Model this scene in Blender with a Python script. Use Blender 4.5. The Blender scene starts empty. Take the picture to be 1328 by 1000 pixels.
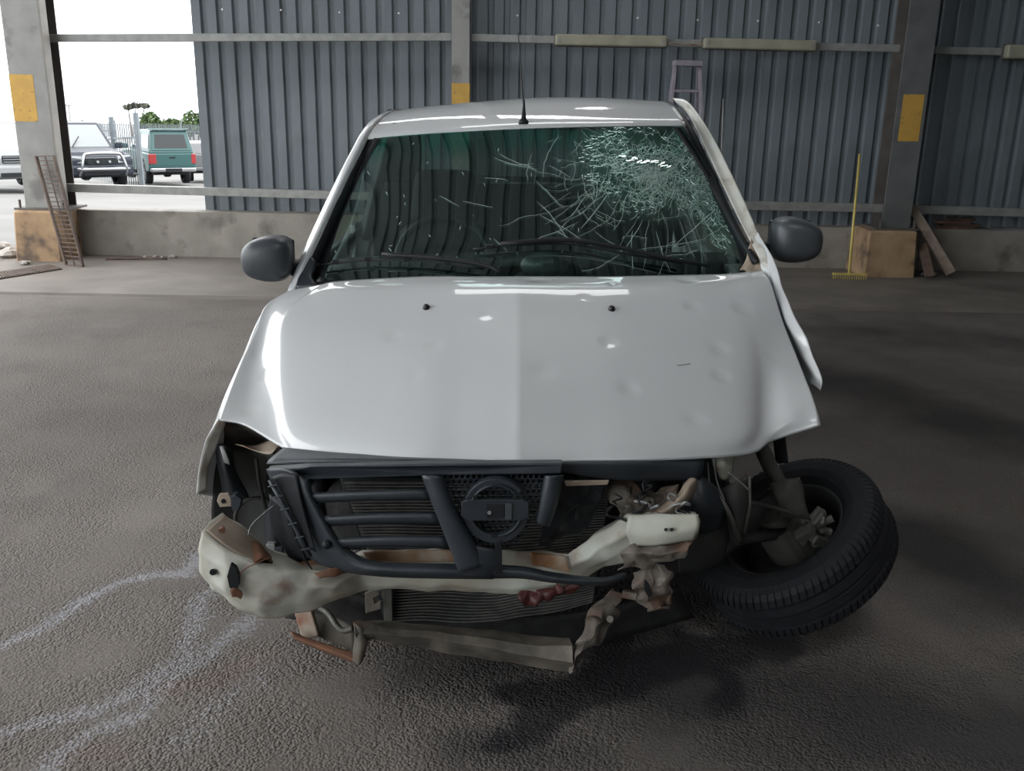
import bpy, bmesh, math, random
from math import sin, cos, pi, radians, tan, atan2, sqrt
from mathutils import Vector, Matrix, noise
from mathutils.bvhtree import BVHTree
random.seed(7)
S = bpy.context.scene
COL = S.collection

# ------------------------------------------------------------------ camera
F_PX, PITCH, ROLL, CAM_H = 1210.0, radians(16.5), radians(1.06), 1.55
FWD = Vector((0, cos(PITCH), -sin(PITCH)))
R0 = Vector((1, 0, 0)); U0 = Vector((0, sin(PITCH), cos(PITCH)))
RT = R0*cos(ROLL) + U0*sin(ROLL)
UP = U0*cos(ROLL) - R0*sin(ROLL)
CAM = Vector((0, 0, CAM_H))
cd = bpy.data.cameras.new('camera'); co = bpy.data.objects.new('camera', cd); COL.objects.link(co)
co.matrix_world = Matrix(((RT.x, UP.x, -FWD.x, 0), (RT.y, UP.y, -FWD.y, 0), (RT.z, UP.z, -FWD.z, CAM_H), (0, 0, 0, 1)))
cd.sensor_width = 36; cd.lens = F_PX/1328*36; cd.clip_end = 500
S.camera = co

# ------------------------------------------------------------------ sky, sun, exposure
w = bpy.data.worlds.new('overcast_sky'); S.world = w; w.use_nodes = True
nt = w.node_tree; nt.nodes.clear()
wo = nt.nodes.new('ShaderNodeOutputWorld'); bg = nt.nodes.new('ShaderNodeBackground')
tc = nt.nodes.new('ShaderNodeTexCoord'); sx = nt.nodes.new('ShaderNodeSeparateXYZ')
rp = nt.nodes.new('ShaderNodeValToRGB')
nt.links.new(tc.outputs['Generated'], sx.inputs[0]); nt.links.new(sx.outputs['Z'], rp.inputs[0])
rp.color_ramp.elements[0].position = 0.0; rp.color_ramp.elements[0].color = (.80, .87, .93, 1)
rp.color_ramp.elements[1].position = .35; rp.color_ramp.elements[1].color = (1, 1, 1, 1)
nt.links.new(rp.outputs[0], bg.inputs[0]); bg.inputs[1].default_value = 1.0
nt.links.new(bg.outputs[0], wo.inputs[0])
S.view_settings.view_transform = 'Standard'; S.view_settings.look = 'None'
S.view_settings.gamma = 1.0; S.view_settings.use_curve_mapping = False
S.view_settings.exposure = 2.05

# ------------------------------------------------------------------ helpers
def ray(px, py):
    return FWD + RT*((px-664)/F_PX) - UP*((py-500)/F_PX)
def P(px, py, D):
    d = ray(px, py); return CAM + d*(D/d.y)
def PZ(px, py, z=0.0):
    d = ray(px, py); return CAM + d*((z-CAM_H)/d.z)
def V(p):
    return Vector(p)

class MB:
    def __init__(s): s.v = []; s.f = []; s.uv = None
    def add(s, vs, fs):
        n = len(s.v); s.v += [Vector(a) for a in vs]; s.f += [tuple(i+n for i in f) for f in fs]; return s
    def box(s, a, b, M=None):
        x0, y0, z0 = a; x1, y1, z1 = b
        vs = [Vector(p) for p in ((x0,y0,z0),(x1,y0,z0),(x1,y1,z0),(x0,y1,z0),(x0,y0,z1),(x1,y0,z1),(x1,y1,z1),(x0,y1,z1))]
        if M is not None: vs = [M @ p for p in vs]
        return s.add(vs, [(0,3,2,1),(4,5,6,7),(0,1,5,4),(1,2,6,5),(2,3,7,6),(3,0,4,7)])
    def bar(s, p, q, w, h, up=(0,0,1)):
        p = Vector(p); q = Vector(q); d = (q-p).normalized(); u = Vector(up)
        r = d.cross(u)
        if r.length < 1e-4: r = d.cross(Vector((0,1,0)))
        r.normalize(); u = r.cross(d)
        vs = []
        for c in (p, q):
            for a, b in ((-1,-1),(1,-1),(1,1),(-1,1)): vs.append(c + r*(a*w/2) + u*(b*h/2))
        return s.add(vs, [(0,1,2,3),(4,7,6,5),(0,4,5,1),(1,5,6,2),(2,6,7,3),(3,7,4,0)])
    def tube(s, pts, r, n=8, cap=True):
        pts = [Vector(p) for p in pts]; rr = r if isinstance(r, (list, tuple)) else [r]*len(pts)
        ref = Vector((.123, .31, 1)).normalized(); base = len(s.v); vs = []
        for i, p in enumerate(pts):
            d = (pts[min(i+1, len(pts)-1)] - pts[max(i-1, 0)]).normalized()
            a = d.cross(ref)
            if a.length < .1: a = d.cross(Vector((1,0,0)))
            a.normalize(); b = d.cross(a)
            for k in range(n):
                t = 2*pi*k/n; vs.append(p + a*(cos(t)*rr[i]) + b*(sin(t)*rr[i]))
        fs = [(i*n+k, i*n+(k+1) % n, (i+1)*n+(k+1) % n, (i+1)*n+k) for i in range(len(pts)-1) for k in range(n)]
        if cap: fs += [tuple(range(n-1, -1, -1)), tuple((len(pts)-1)*n+k for k in range(n))]
        return s.add(vs, fs)
    def lathe(s, prof, M, n=48, closed=False):
        # prof: (axial, radius), axis = local X
        vs = []; m = len(prof)
        for k in range(n):
            t = 2*pi*k/n
            for x, r in prof: vs.append(M @ Vector((x, r*cos(t), r*sin(t))))
        fs = []
        for k in range(n):
            k2 = (k+1) % n
            for j in range(m if closed else m-1):
                j2 = (j+1) % m; fs.append((k*m+j, k*m+j2, k2*m+j2, k2*m+j))
        return s.add(vs, fs)
    def prism(s, poly, off):
        n = len(poly); off = Vector(off); a = [Vector(p) for p in poly]
        vs = a + [p+off for p in a]
        return s.add(vs, [tuple(range(n)), tuple(range(2*n-1, n-1, -1))] + [(i, n+i, n+(i+1) % n, (i+1) % n) for i in range(n)])
    def frustum(s, b, t):   # b,t: 4 points each
        return s.add(list(b)+list(t), [(0,3,2,1),(4,5,6,7),(0,1,5,4),(1,2,6,5),(2,3,7,6),(3,0,4,7)])
    def xf(s, M): s.v = [M @ p for p in s.v]; return s
    def build(s, name, mat, parent=None, smooth=False, bevel=0, seg=2, solid=0, sub=0, origin=None):
        me = bpy.data.meshes.new(name)
        vs = s.v
        me.from_pydata([tuple(p) for p in vs], [], s.f)
        bm = bmesh.new(); bm.from_mesh(me); bmesh.ops.recalc_face_normals(bm, faces=bm.faces); bm.to_mesh(me); bm.free()
        if s.uv:
            l = me.uv_layers.new(name='UVMap')
            for lp in me.loops: l.data[lp.index].uv = s.uv[lp.vertex_index]
        if mat: me.materials.append(mat)
        if smooth:
            for p in me.polygons: p.use_smooth = True
        o = bpy.data.objects.new(name, me); COL.objects.link(o)
        if parent is not None:
            o.parent = parent; o.matrix_parent_inverse = WORLD[parent.name].inverted() if parent.name in WORLD else Matrix()
        if solid:
            m = o.modifiers.new('solid', 'SOLIDIFY'); m.thickness = solid; m.offset = -1
        if bevel:
            m = o.modifiers.new('bevel', 'BEVEL'); m.width = bevel; m.segments = seg; m.limit_method = 'ANGLE'; m.angle_limit = radians(35)
        if sub:
            m = o.modifiers.new('sub', 'SUBSURF'); m.levels = sub; m.render_levels = sub
        return o
WORLD = {}
def empty(name, loc=(0,0,0), M=None):
    o = bpy.data.objects.new(name, None); COL.objects.link(o); o.empty_display_size = .1
    o.matrix_world = M if M is not None else Matrix.Translation(loc)
    WORLD[o.name] = o.matrix_world.copy()
    return o
def local_empty(name, M, parent_none=True):   # children given in LOCAL coords
    o = bpy.data.objects.new(name, None); COL.objects.link(o); o.matrix_world = M; return o
def tag(o, label=None, cat=None, group=None, kind=None):
    if label: o['label'] = label
    if cat: o['category'] = cat
    if group: o['group'] = group
    if kind: o['kind'] = kind
    return o
def copy_tree(o, parent=None):
    c = o.copy(); COL.objects.link(c)
    if parent is not None: c.parent = parent
    for ch in list(o.children): copy_tree(ch, c)
    return c

def crv(pts, n, closed=False):
    m = len(pts)
    if m == 1: return [pts[0].copy() for _ in range(n)]
    out = []
    for i in range(n):
        t = i/(n-1)*(m-1); k = min(int(t), m-2); u = t-k
        p1, p2 = pts[k], pts[k+1]
        p0 = pts[k-1] if k > 0 else p1*2-p2
        p3 = pts[k+2] if k+2 < m else p2*2-p1
        out.append(.5*((2*p1) + (p2-p0)*u + (2*p0-5*p1+4*p2-p3)*u*u + (3*p1-p0-3*p2+p3)*u**3))
    return out
def lin(pts, n):
    m = len(pts); out = []
    for i in range(n):
        t = i/(n-1)*(m-1); k = min(int(t), m-2); out.append(pts[k].lerp(pts[k+1], t-k))
    return out
def pt(a):
    return a if isinstance(a, Vector) else P(*a)
def sheet_mb(rows, nu=40, nv=20, fn=crv, jitter=0, jscale=10):
    R = [fn([pt(a) for a in r], nu) for r in rows]
    C = [fn([r[i] for r in R], nv) for i in range(nu)]
    mb = MB(); vs = []; uv = []
    for j in range(nv):
        for i in range(nu):
            p = C[i][j].copy()
            if jitter: p += noise.noise_vector(p*jscale)*jitter
            vs.append(p); uv.append((i/(nu-1), j/(nv-1)))
    mb.add(vs, [(j*nu+i, j*nu+i+1, (j+1)*nu+i+1, (j+1)*nu+i) for j in range(nv-1) for i in range(nu-1)])
    mb.uv = uv
    return mb
def sheet(name, rows, mat, parent, nu=40, nv=20, thick=.003, fn=crv, jitter=0, jscale=10, smooth=True):
    o = sheet_mb(rows, nu, nv, fn, jitter, jscale).build(name, mat, parent, smooth=smooth)
    if thick:
        m = o.modifiers.new('solid', 'SOLIDIFY'); m.thickness = thick; m.offset = 0
    return o
def plate(name, pts, D, thick, mat, parent, bevel=.002, tilt=0):
    """outline seen from the front at distance D (or per-point distances) given real thickness behind it"""
    poly = [P(a[0], a[1], a[2] if len(a) > 2 else D) for a in pts]
    return MB().prism(poly, (0, thick, tilt)).build(name, mat, parent, bevel=bevel)
def BV(o):
    me = o.data; return BVHTree.FromPolygons([v.co.copy() for v in me.vertices], [tuple(p.vertices) for p in me.polygons])
def hit(b, px, py):
    h = b.ray_cast(CAM, ray(px, py).normalized()); return (h[0], h[1]) if h[0] is not None else (None, None)

# ------------------------------------------------------------------ materials
def new_mat(name):
    m = bpy.data.materials.new(name); m.use_nodes = True
    n = m.node_tree; return m, n, n.nodes['Principled BSDF']
def pm(name, c1, c2=None, scale=6, rough=.6, metal=0, bump=0, bscale=60, coat=0, rvar=0, c3=None, s3=3, t3=(.55, .65), spec=.5, detail=6):
    m, n, b = new_mat(name); L = n.links
    tcn = n.nodes.new('ShaderNodeTexCoord')
    b.inputs['Roughness'].default_value = rough; b.inputs['Metallic'].default_value = metal
    b.inputs['Coat Weight'].default_value = coat; b.inputs['Coat Roughness'].default_value = .03
    b.inputs['Specular IOR Level'].default_value = spec
    col = None
    if c2 is not None:
        no = n.nodes.new('ShaderNodeTexNoise'); no.inputs['Scale'].default_value = scale; no.inputs['Detail'].default_value = detail
        L.new(tcn.outputs['Object'], no.inputs['Vector'])
        r = n.nodes.new('ShaderNodeValToRGB'); L.new(no.outputs['Fac'], r.inputs[0])
        r.color_ramp.elements[0].position = .35; r.color_ramp.elements[0].color = (*c1, 1)
        r.color_ramp.elements[1].position = .65; r.color_ramp.elements[1].color = (*c2, 1)
        col = r.outputs[0]
        if c3 is not None:
            n2 = n.nodes.new('ShaderNodeTexNoise'); n2.inputs['Scale'].default_value = s3; n2.inputs['Detail'].default_value = 8
            L.new(tcn.outputs['Object'], n2.inputs['Vector'])
            r2 = n.nodes.new('ShaderNodeValToRGB'); L.new(n2.outputs['Fac'], r2.inputs[0])
            r2.color_ramp.elements[0].position = t3[0]; r2.color_ramp.elements[0].color = (0,0,0,1)
            r2.color_ramp.elements[1].position = t3[1]; r2.color_ramp.elements[1].color = (1,1,1,1)
            mx = n.nodes.new('ShaderNodeMix'); mx.data_type = 'RGBA'
            L.new(r2.outputs[0], mx.inputs[0]); L.new(col, mx.inputs[6]); mx.inputs[7].default_value = (*c3, 1)
            col = mx.outputs[2]
        L.new(col, b.inputs['Base Color'])
        if rvar:
            mr = n.nodes.new('ShaderNodeMapRange'); L.new(no.outputs['Fac'], mr.inputs[0])
            mr.inputs[3].default_value = rough-rvar; mr.inputs[4].default_value = rough+rvar; L.new(mr.outputs[0], b.inputs['Roughness'])
    else:
        b.inputs['Base Color'].default_value = (*c1, 1)
    if bump:
        nb = n.nodes.new('ShaderNodeTexNoise'); nb.inputs['Scale'].default_value = bscale; nb.inputs['Detail'].default_value = 4
        L.new(tcn.outputs['Object'], nb.inputs['Vector'])
        bp = n.nodes.new('ShaderNodeBump'); bp.inputs['Strength'].default_value = 1; bp.inputs['Distance'].default_value = bump
        L.new(nb.outputs['Fac'], bp.inputs['Height']); L.new(bp.outputs[0], b.inputs['Normal'])
    return m
M = {}
def emi(name, c, s):
    m, n, b = new_mat(name); b.inputs['Base Color'].default_value = (*c, 1)
    b.inputs['Emission Color'].default_value = (*c, 1); b.inputs['Emission Strength'].default_value = s; return m

# white car paint with soft hail dents
def paint(name, col, dent=.0012, dscale=7, rough=.35):
    m, n, b = new_mat(name); L = n.links
    b.inputs['Base Color'].default_value = (*col, 1); b.inputs['Roughness'].default_value = rough
    b.inputs['Coat Weight'].default_value = 1; b.inputs['Coat Roughness'].default_value = .02
    t = n.nodes.new('ShaderNodeTexCoord'); v = n.nodes.new('ShaderNodeTexVoronoi'); v.feature = 'SMOOTH_F1'
    v.inputs['Scale'].default_value = dscale; v.inputs['Smoothness'].default_value = 1.0; L.new(t.outputs['Object'], v.inputs['Vector'])
    no = n.nodes.new('ShaderNodeTexNoise'); no.inputs['Scale'].default_value = 3; no.inputs['Detail'].default_value = 1
    L.new(t.outputs['Object'], no.inputs['Vector'])
    r = n.nodes.new('ShaderNodeMapRange'); L.new(v.outputs['Distance'], r.inputs[0]); r.inputs[1].default_value = .05; r.inputs[2].default_value = .28
    r.interpolation_type = 'SMOOTHSTEP'
    a = n.nodes.new('ShaderNodeMath'); a.operation = 'MULTIPLY_ADD'; L.new(no.outputs['Fac'], a.inputs[0]); a.inputs[1].default_value = 2.0
    L.new(r.outputs[0], a.inputs[2])
    bp = n.nodes.new('ShaderNodeBump'); bp.inputs['Distance'].default_value = dent; bp.inputs['Strength'].default_value = 1
    L.new(a.outputs[0], bp.inputs['Height']); L.new(bp.outputs[0], b.inputs['Normal']); L.new(bp.outputs[0], b.inputs['Coat Normal'])
    return m
M['white'] = paint('white_paint', (.58, .60, .61), dent=.0024)
M['white_flat'] = paint('white_paint_smooth', (.60, .62, .63), dent=.0003, dscale=3)
M['white_dirty'] = pm('dirty_white_paint', (.60,.61,.58), (.50,.49,.44), scale=9, rough=.4, coat=.4, c3=(.22,.18,.13), s3=9, t3=(.58,.75))
M['beam'] = pm('scraped_primer', (.60,.62,.56), (.36,.335,.265), scale=5, rough=.5, c3=(.20,.085,.035), s3=6, t3=(.57,.70), bump=.002, bscale=14)
M['beam_clean'] = pm('pale_green_white_primer', (.50,.52,.46), (.34,.34,.28), scale=7, rough=.45, c3=(.26,.12,.05), s3=7, t3=(.66,.76), bump=.002, bscale=12)
M['tan'] = pm('tan_primer_metal', (.34,.28,.22), (.24,.19,.145), scale=12, rough=.6, c3=(.2,.08,.04), s3=9, t3=(.55,.7), bump=.002, bscale=20)
M['rust'] = pm('rusty_metal', (.19,.085,.045), (.11,.055,.035), scale=20, rough=.8, bump=.002, bscale=60)
M['muddy'] = pm('mud_coated_steel', (.17,.15,.12), (.06,.055,.048), scale=9, rough=.75, c3=(.13,.075,.05), s3=5, bump=.004, bscale=25)
M['torn'] = pm('torn_brown_metal', (.17,.15,.125), (.07,.062,.052), scale=14, rough=.65, c3=(.10,.055,.035), s3=10, t3=(.52,.68), bump=.006, bscale=22)
M['plastic'] = pm('worn_black_plastic', (.020,.026,.033), (.034,.041,.049), scale=9, rough=.45, bump=.0008, bscale=60)
M['plastic_dk'] = pm('black_plastic', (.008,.0095,.012), (.015,.017,.020), scale=12, rough=.5, spec=.3)
M['liner'] = pm('dark_wheel_liner', (.022,.025,.023), (.036,.038,.033), scale=8, rough=.7, bump=.002, bscale=25)
M['mirror_shell'] = pm('grey_textured_plastic', (.055,.062,.07), (.065,.072,.08), scale=30, rough=.38, bump=.0004, bscale=300)
M['rubber'] = pm('tyre_rubber', (.007,.008,.011), (.012,.013,.017), scale=20, rough=.72, bump=.0006, bscale=120)
M['steel_dk'] = pm('dark_wheel_steel', (.03,.031,.034), (.05,.05,.05), scale=9, rough=.5, metal=.3)
M['alu'] = pm('cast_grey_metal', (.13,.13,.115), (.08,.08,.072), scale=15, rough=.55, metal=.3, bump=.002, bscale=60)
M['fins'] = pm('radiator_fins', (.10,.105,.10), (.16,.16,.15), scale=30, rough=.55, metal=.3)
M['engine'] = pm('dark_engine', (.012,.012,.013), (.03,.03,.03), scale=12, rough=.8, bump=.01, bscale=18)
M['interior'] = pm('dark_cabin_trim', (.03,.034,.034), (.045,.05,.05), scale=12, rough=.8)
M['seat'] = pm('dark_seat_fabric', (.028,.03,.031), (.04,.042,.044), scale=40, rough=.95)
M['nozzle'] = pm('nozzle_black', (.01,.01,.01), rough=.4)

# windscreen
def glass_mat(name, shatter=False, band=False):
    m, n, b = new_mat(name); L = n.links; n.nodes.remove(b)
    out = n.nodes['Material Output']
    tr = n.nodes.new('ShaderNodeBsdfTransparent'); gl = n.nodes.new('ShaderNodeBsdfGlossy'); gl.inputs['Roughness'].default_value = .005
    gl.inputs['Color'].default_value = (.72, .95, .92, 1)
    fr = n.nodes.new('ShaderNodeFresnel'); fr.inputs['IOR'].default_value = 1.5
    mr = n.nodes.new('ShaderNodeMath'); mr.operation = 'MULTIPLY_ADD'; mr.inputs[1].default_value = .62; mr.inputs[2].default_value = .01
    L.new(fr.outputs[0], mr.inputs[0])
    mx = n.nodes.new('ShaderNodeMixShader'); L.new(mr.outputs[0], mx.inputs[0]); L.new(tr.outputs[0], mx.inputs[1]); L.new(gl.outputs[0], mx.inputs[2])
    last = mx.outputs[0]
    tr.inputs['Color'].default_value = (.62, .80, .73, 1)
    if band:
        uvn = n.nodes.new('ShaderNodeUVMap'); s = n.nodes.new('ShaderNodeSeparateXYZ'); L.new(uvn.outputs[0], s.inputs[0])
        r = n.nodes.new('ShaderNodeValToRGB'); L.new(s.outputs['Y'], r.inputs[0])
        r.color_ramp.elements[0].position = .09; r.color_ramp.elements[0].color = (.10, .70, .50, 1)
        r.color_ramp.elements[1].position = .24; r.color_ramp.elements[1].color = (.62, .80, .73, 1)
        L.new(r.outputs[0], tr.inputs['Color'])
    if shatter:
        uvn = n.nodes.new('ShaderNodeUVMap'); t = n.nodes.new('ShaderNodeTexCoord')
        def blob(cx, cy, rx, ry):
            mp = n.nodes.new('ShaderNodeMapping'); mp.inputs['Location'].default_value = (-cx/rx, -cy/ry, 0); mp.inputs['Scale'].default_value = (1/rx, 1/ry, 0)
            L.new(uvn.outputs[0], mp.inputs[0])
            ln = n.nodes.new('ShaderNodeVectorMath'); ln.operation = 'LENGTH'; L.new(mp.outputs[0], ln.inputs[0])
            q = n.nodes.new('ShaderNodeMapRange'); q.interpolation_type = 'SMOOTHSTEP'
            L.new(ln.outputs['Value'], q.inputs[0]); q.inputs[1].default_value = .35; q.inputs[2].default_value = 1.0; q.inputs[3].default_value = 1; q.inputs[4].default_value = 0
            return q.outputs[0]
        b1 = blob(.81, .30, .24, .42); b2 = blob(.95, .55, .08, .42)
        mxx = n.nodes.new('ShaderNodeMath'); mxx.operation = 'MAXIMUM'; L.new(b1, mxx.inputs[0]); L.new(b2, mxx.inputs[1]); mask = mxx.outputs[0]
        nz = n.nodes.new('ShaderNodeTexNoise'); nz.inputs['Scale'].default_value = 9; L.new(t.outputs['Object'], nz.inputs['Vector'])
        wv = n.nodes.new('ShaderNodeVectorMath'); wv.operation = 'SCALE'; wv.inputs['Scale'].default_value = .05
        L.new(nz.outputs['Color'], wv.inputs[0]); ad = n.nodes.new('ShaderNodeVectorMath'); L.new(t.outputs['Object'], ad.inputs[0]); L.new(wv.outputs[0], ad.inputs[1])
        tot = None
        for sc, wd in ((26, .035), (52, .055)):
            v = n.nodes.new('ShaderNodeTexVoronoi'); v.feature = 'DISTANCE_TO_EDGE'; v.inputs['Scale'].default_value = sc; L.new(ad.outputs[0], v.inputs['Vector'])
            q = n.nodes.new('ShaderNodeMapRange'); L.new(v.outputs['Distance'], q.inputs[0]); q.inputs[1].default_value = 0; q.inputs[2].default_value = wd; q.inputs[3].default_value = 1; q.inputs[4].default_value = 0
            if tot is None: tot = q.outputs[0]
            else:
                a = n.nodes.new('ShaderNodeMath'); a.operation = 'MAXIMUM'; L.new(tot, a.inputs[0]); L.new(q.outputs[0], a.inputs[1]); tot = a.outputs[0]
        # broken up by a second noise so that only patches of the net show
        n2 = n.nodes.new('ShaderNodeTexNoise'); n2.inputs['Scale'].default_value = 14; n2.inputs['Detail'].default_value = 3; L.new(t.outputs['Object'], n2.inputs['Vector'])
        q2 = n.nodes.new('ShaderNodeMapRange'); L.new(n2.outputs['Fac'], q2.inputs[0]); q2.inputs[1].default_value = .36; q2.inputs[2].default_value = .55
        a = n.nodes.new('ShaderNodeMath'); a.operation = 'MULTIPLY'; L.new(tot, a.inputs[0]); L.new(q2.outputs[0], a.inputs[1])
        c = n.nodes.new('ShaderNodeMath'); c.operation = 'MULTIPLY'; L.new(a.outputs[0], c.inputs[0]); L.new(mask, c.inputs[1])
        # milky haze of powdered glass
        h = n.nodes.new('ShaderNodeMath'); h.operation = 'MULTIPLY_ADD'; L.new(mask, h.inputs[0]); h.inputs[1].default_value = .0; L.new(c.outputs[0], h.inputs[2])
        hz = n.nodes.new('ShaderNodeBsdfDiffuse'); hz.inputs['Color'].default_value = (.07, .17, .13, 1)
        hm_ = n.nodes.new('ShaderNodeMath'); hm_.operation = 'MULTIPLY'; L.new(mask, hm_.inputs[0]); hm_.inputs[1].default_value = .42
        m3 = n.nodes.new('ShaderNodeMixShader'); L.new(hm_.outputs[0], m3.inputs[0]); L.new(last, m3.inputs[1]); L.new(hz.outputs[0], m3.inputs[2]); last = m3.outputs[0]
        cl = n.nodes.new('ShaderNodeMath'); cl.operation = 'MULTIPLY'; L.new(h.outputs[0], cl.inputs[0]); cl.inputs[1].default_value = .9; cl.use_clamp = True
        df = n.nodes.new('ShaderNodeBsdfDiffuse'); df.inputs['Color'].default_value = (.38, .55, .48, 1)
        m2 = n.nodes.new('ShaderNodeMixShader'); L.new(cl.outputs[0], m2.inputs[0]); L.new(last, m2.inputs[1]); L.new(df.outputs[0], m2.inputs[2]); last = m2.outputs[0]
        bp = n.nodes.new('ShaderNodeBump'); bp.inputs['Distance'].default_value = .0012; L.new(c.outputs[0], bp.inputs['Height'])
        L.new(bp.outputs[0], gl.inputs['Normal'])
    L.new(last, out.inputs['Surface'])
    return m
M['windscreen'] = glass_mat('cracked_windscreen_glass', True, True)
M['glass'] = glass_mat('tinted_glass')
for _n in M['glass'].node_tree.nodes:
    if _n.type == 'BSDF_TRANSPARENT': _n.inputs['Color'].default_value = (.88, .93, .91, 1)
M['crack'] = pm('crushed_glass_white', (.48,.62,.57), rough=.4)
M['far_glass'] = pm('yard_car_glass', (.02,.025,.027), rough=.06, spec=.35)
M['sky_glass'] = pm('sky_lit_windscreen', (.20,.22,.225), rough=.25, coat=.3)  # pale base colour paints in the sky reflected on the glass

# shed
M['sheeting'] = pm('blue_grey_sheeting', (.165,.192,.212), (.20,.227,.247), scale=3, rough=.5, metal=.0, bump=.0008, bscale=12, c3=(.12,.14,.155), s3=1.5, t3=(.5,.7))
M['galv'] = pm('galvanised_rail', (.34,.345,.33), (.26,.265,.255), scale=12, rough=.5, metal=.2)
M['column'] = pm('grey_column_paint', (.31,.31,.295), (.25,.25,.24), scale=6, rough=.55, c3=(.16,.155,.15), s3=3)
M['column_edge'] = pm('brown_column_steel', (.13,.115,.105), (.09,.08,.075), scale=6, rough=.7)
M['yellow'] = pm('yellow_band_paint', (.60,.36,.07), (.52,.31,.07), scale=10, rough=.6, c3=(.3,.2,.08), s3=18, t3=(.62,.7))
M['concrete'] = pm('low_wall_concrete', (.34,.315,.28), (.24,.225,.20), scale=3.5, rough=.85, bump=.004, bscale=30, c3=(.13,.12,.105), s3=4, t3=(.55,.75))
M['footing'] = pm('brown_stained_concrete', (.42,.29,.17), (.27,.18,.11), scale=5, rough=.9, bump=.006, bscale=14, c3=(.12,.09,.07), s3=5, t3=(.55,.7))
M['ceiling'] = pm('roof_sheeting', (.105,.115,.125), (.14,.15,.16), scale=4, rough=.5, metal=.0)
M['lamp'] = pm('dusty_batten_cover', (.36,.35,.27), (.29,.28,.215), scale=6, rough=.5)
M['timber'] = pm('weathered_plank', (.34,.27,.22), (.22,.17,.135), scale=12, rough=.85, bump=.002, bscale=60)
M['timber_dk'] = pm('dark_timber', (.14,.09,.065), (.07,.05,.04), scale=10, rough=.9)
M['rake'] = pm('yellow_rake_paint', (.68,.55,.16), (.55,.44,.14), scale=8, rough=.5)
M['ladder'] = pm('mauve_aluminium', (.33,.30,.34), (.25,.23,.26), scale=8, rough=.5, metal=.2)
M['grate'] = pm('rusty_grate', (.085,.06,.05), (.14,.10,.08), scale=12, rough=.8)
M['scrap'] = pm('scrap_sheet', (.34,.36,.36), (.2,.2,.2), scale=8, rough=.45, metal=.4)
M['stone'] = pm('rubble', (.42,.39,.35), (.3,.28,.26), scale=8, rough=.95, bump=.01, bscale=20)

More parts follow.
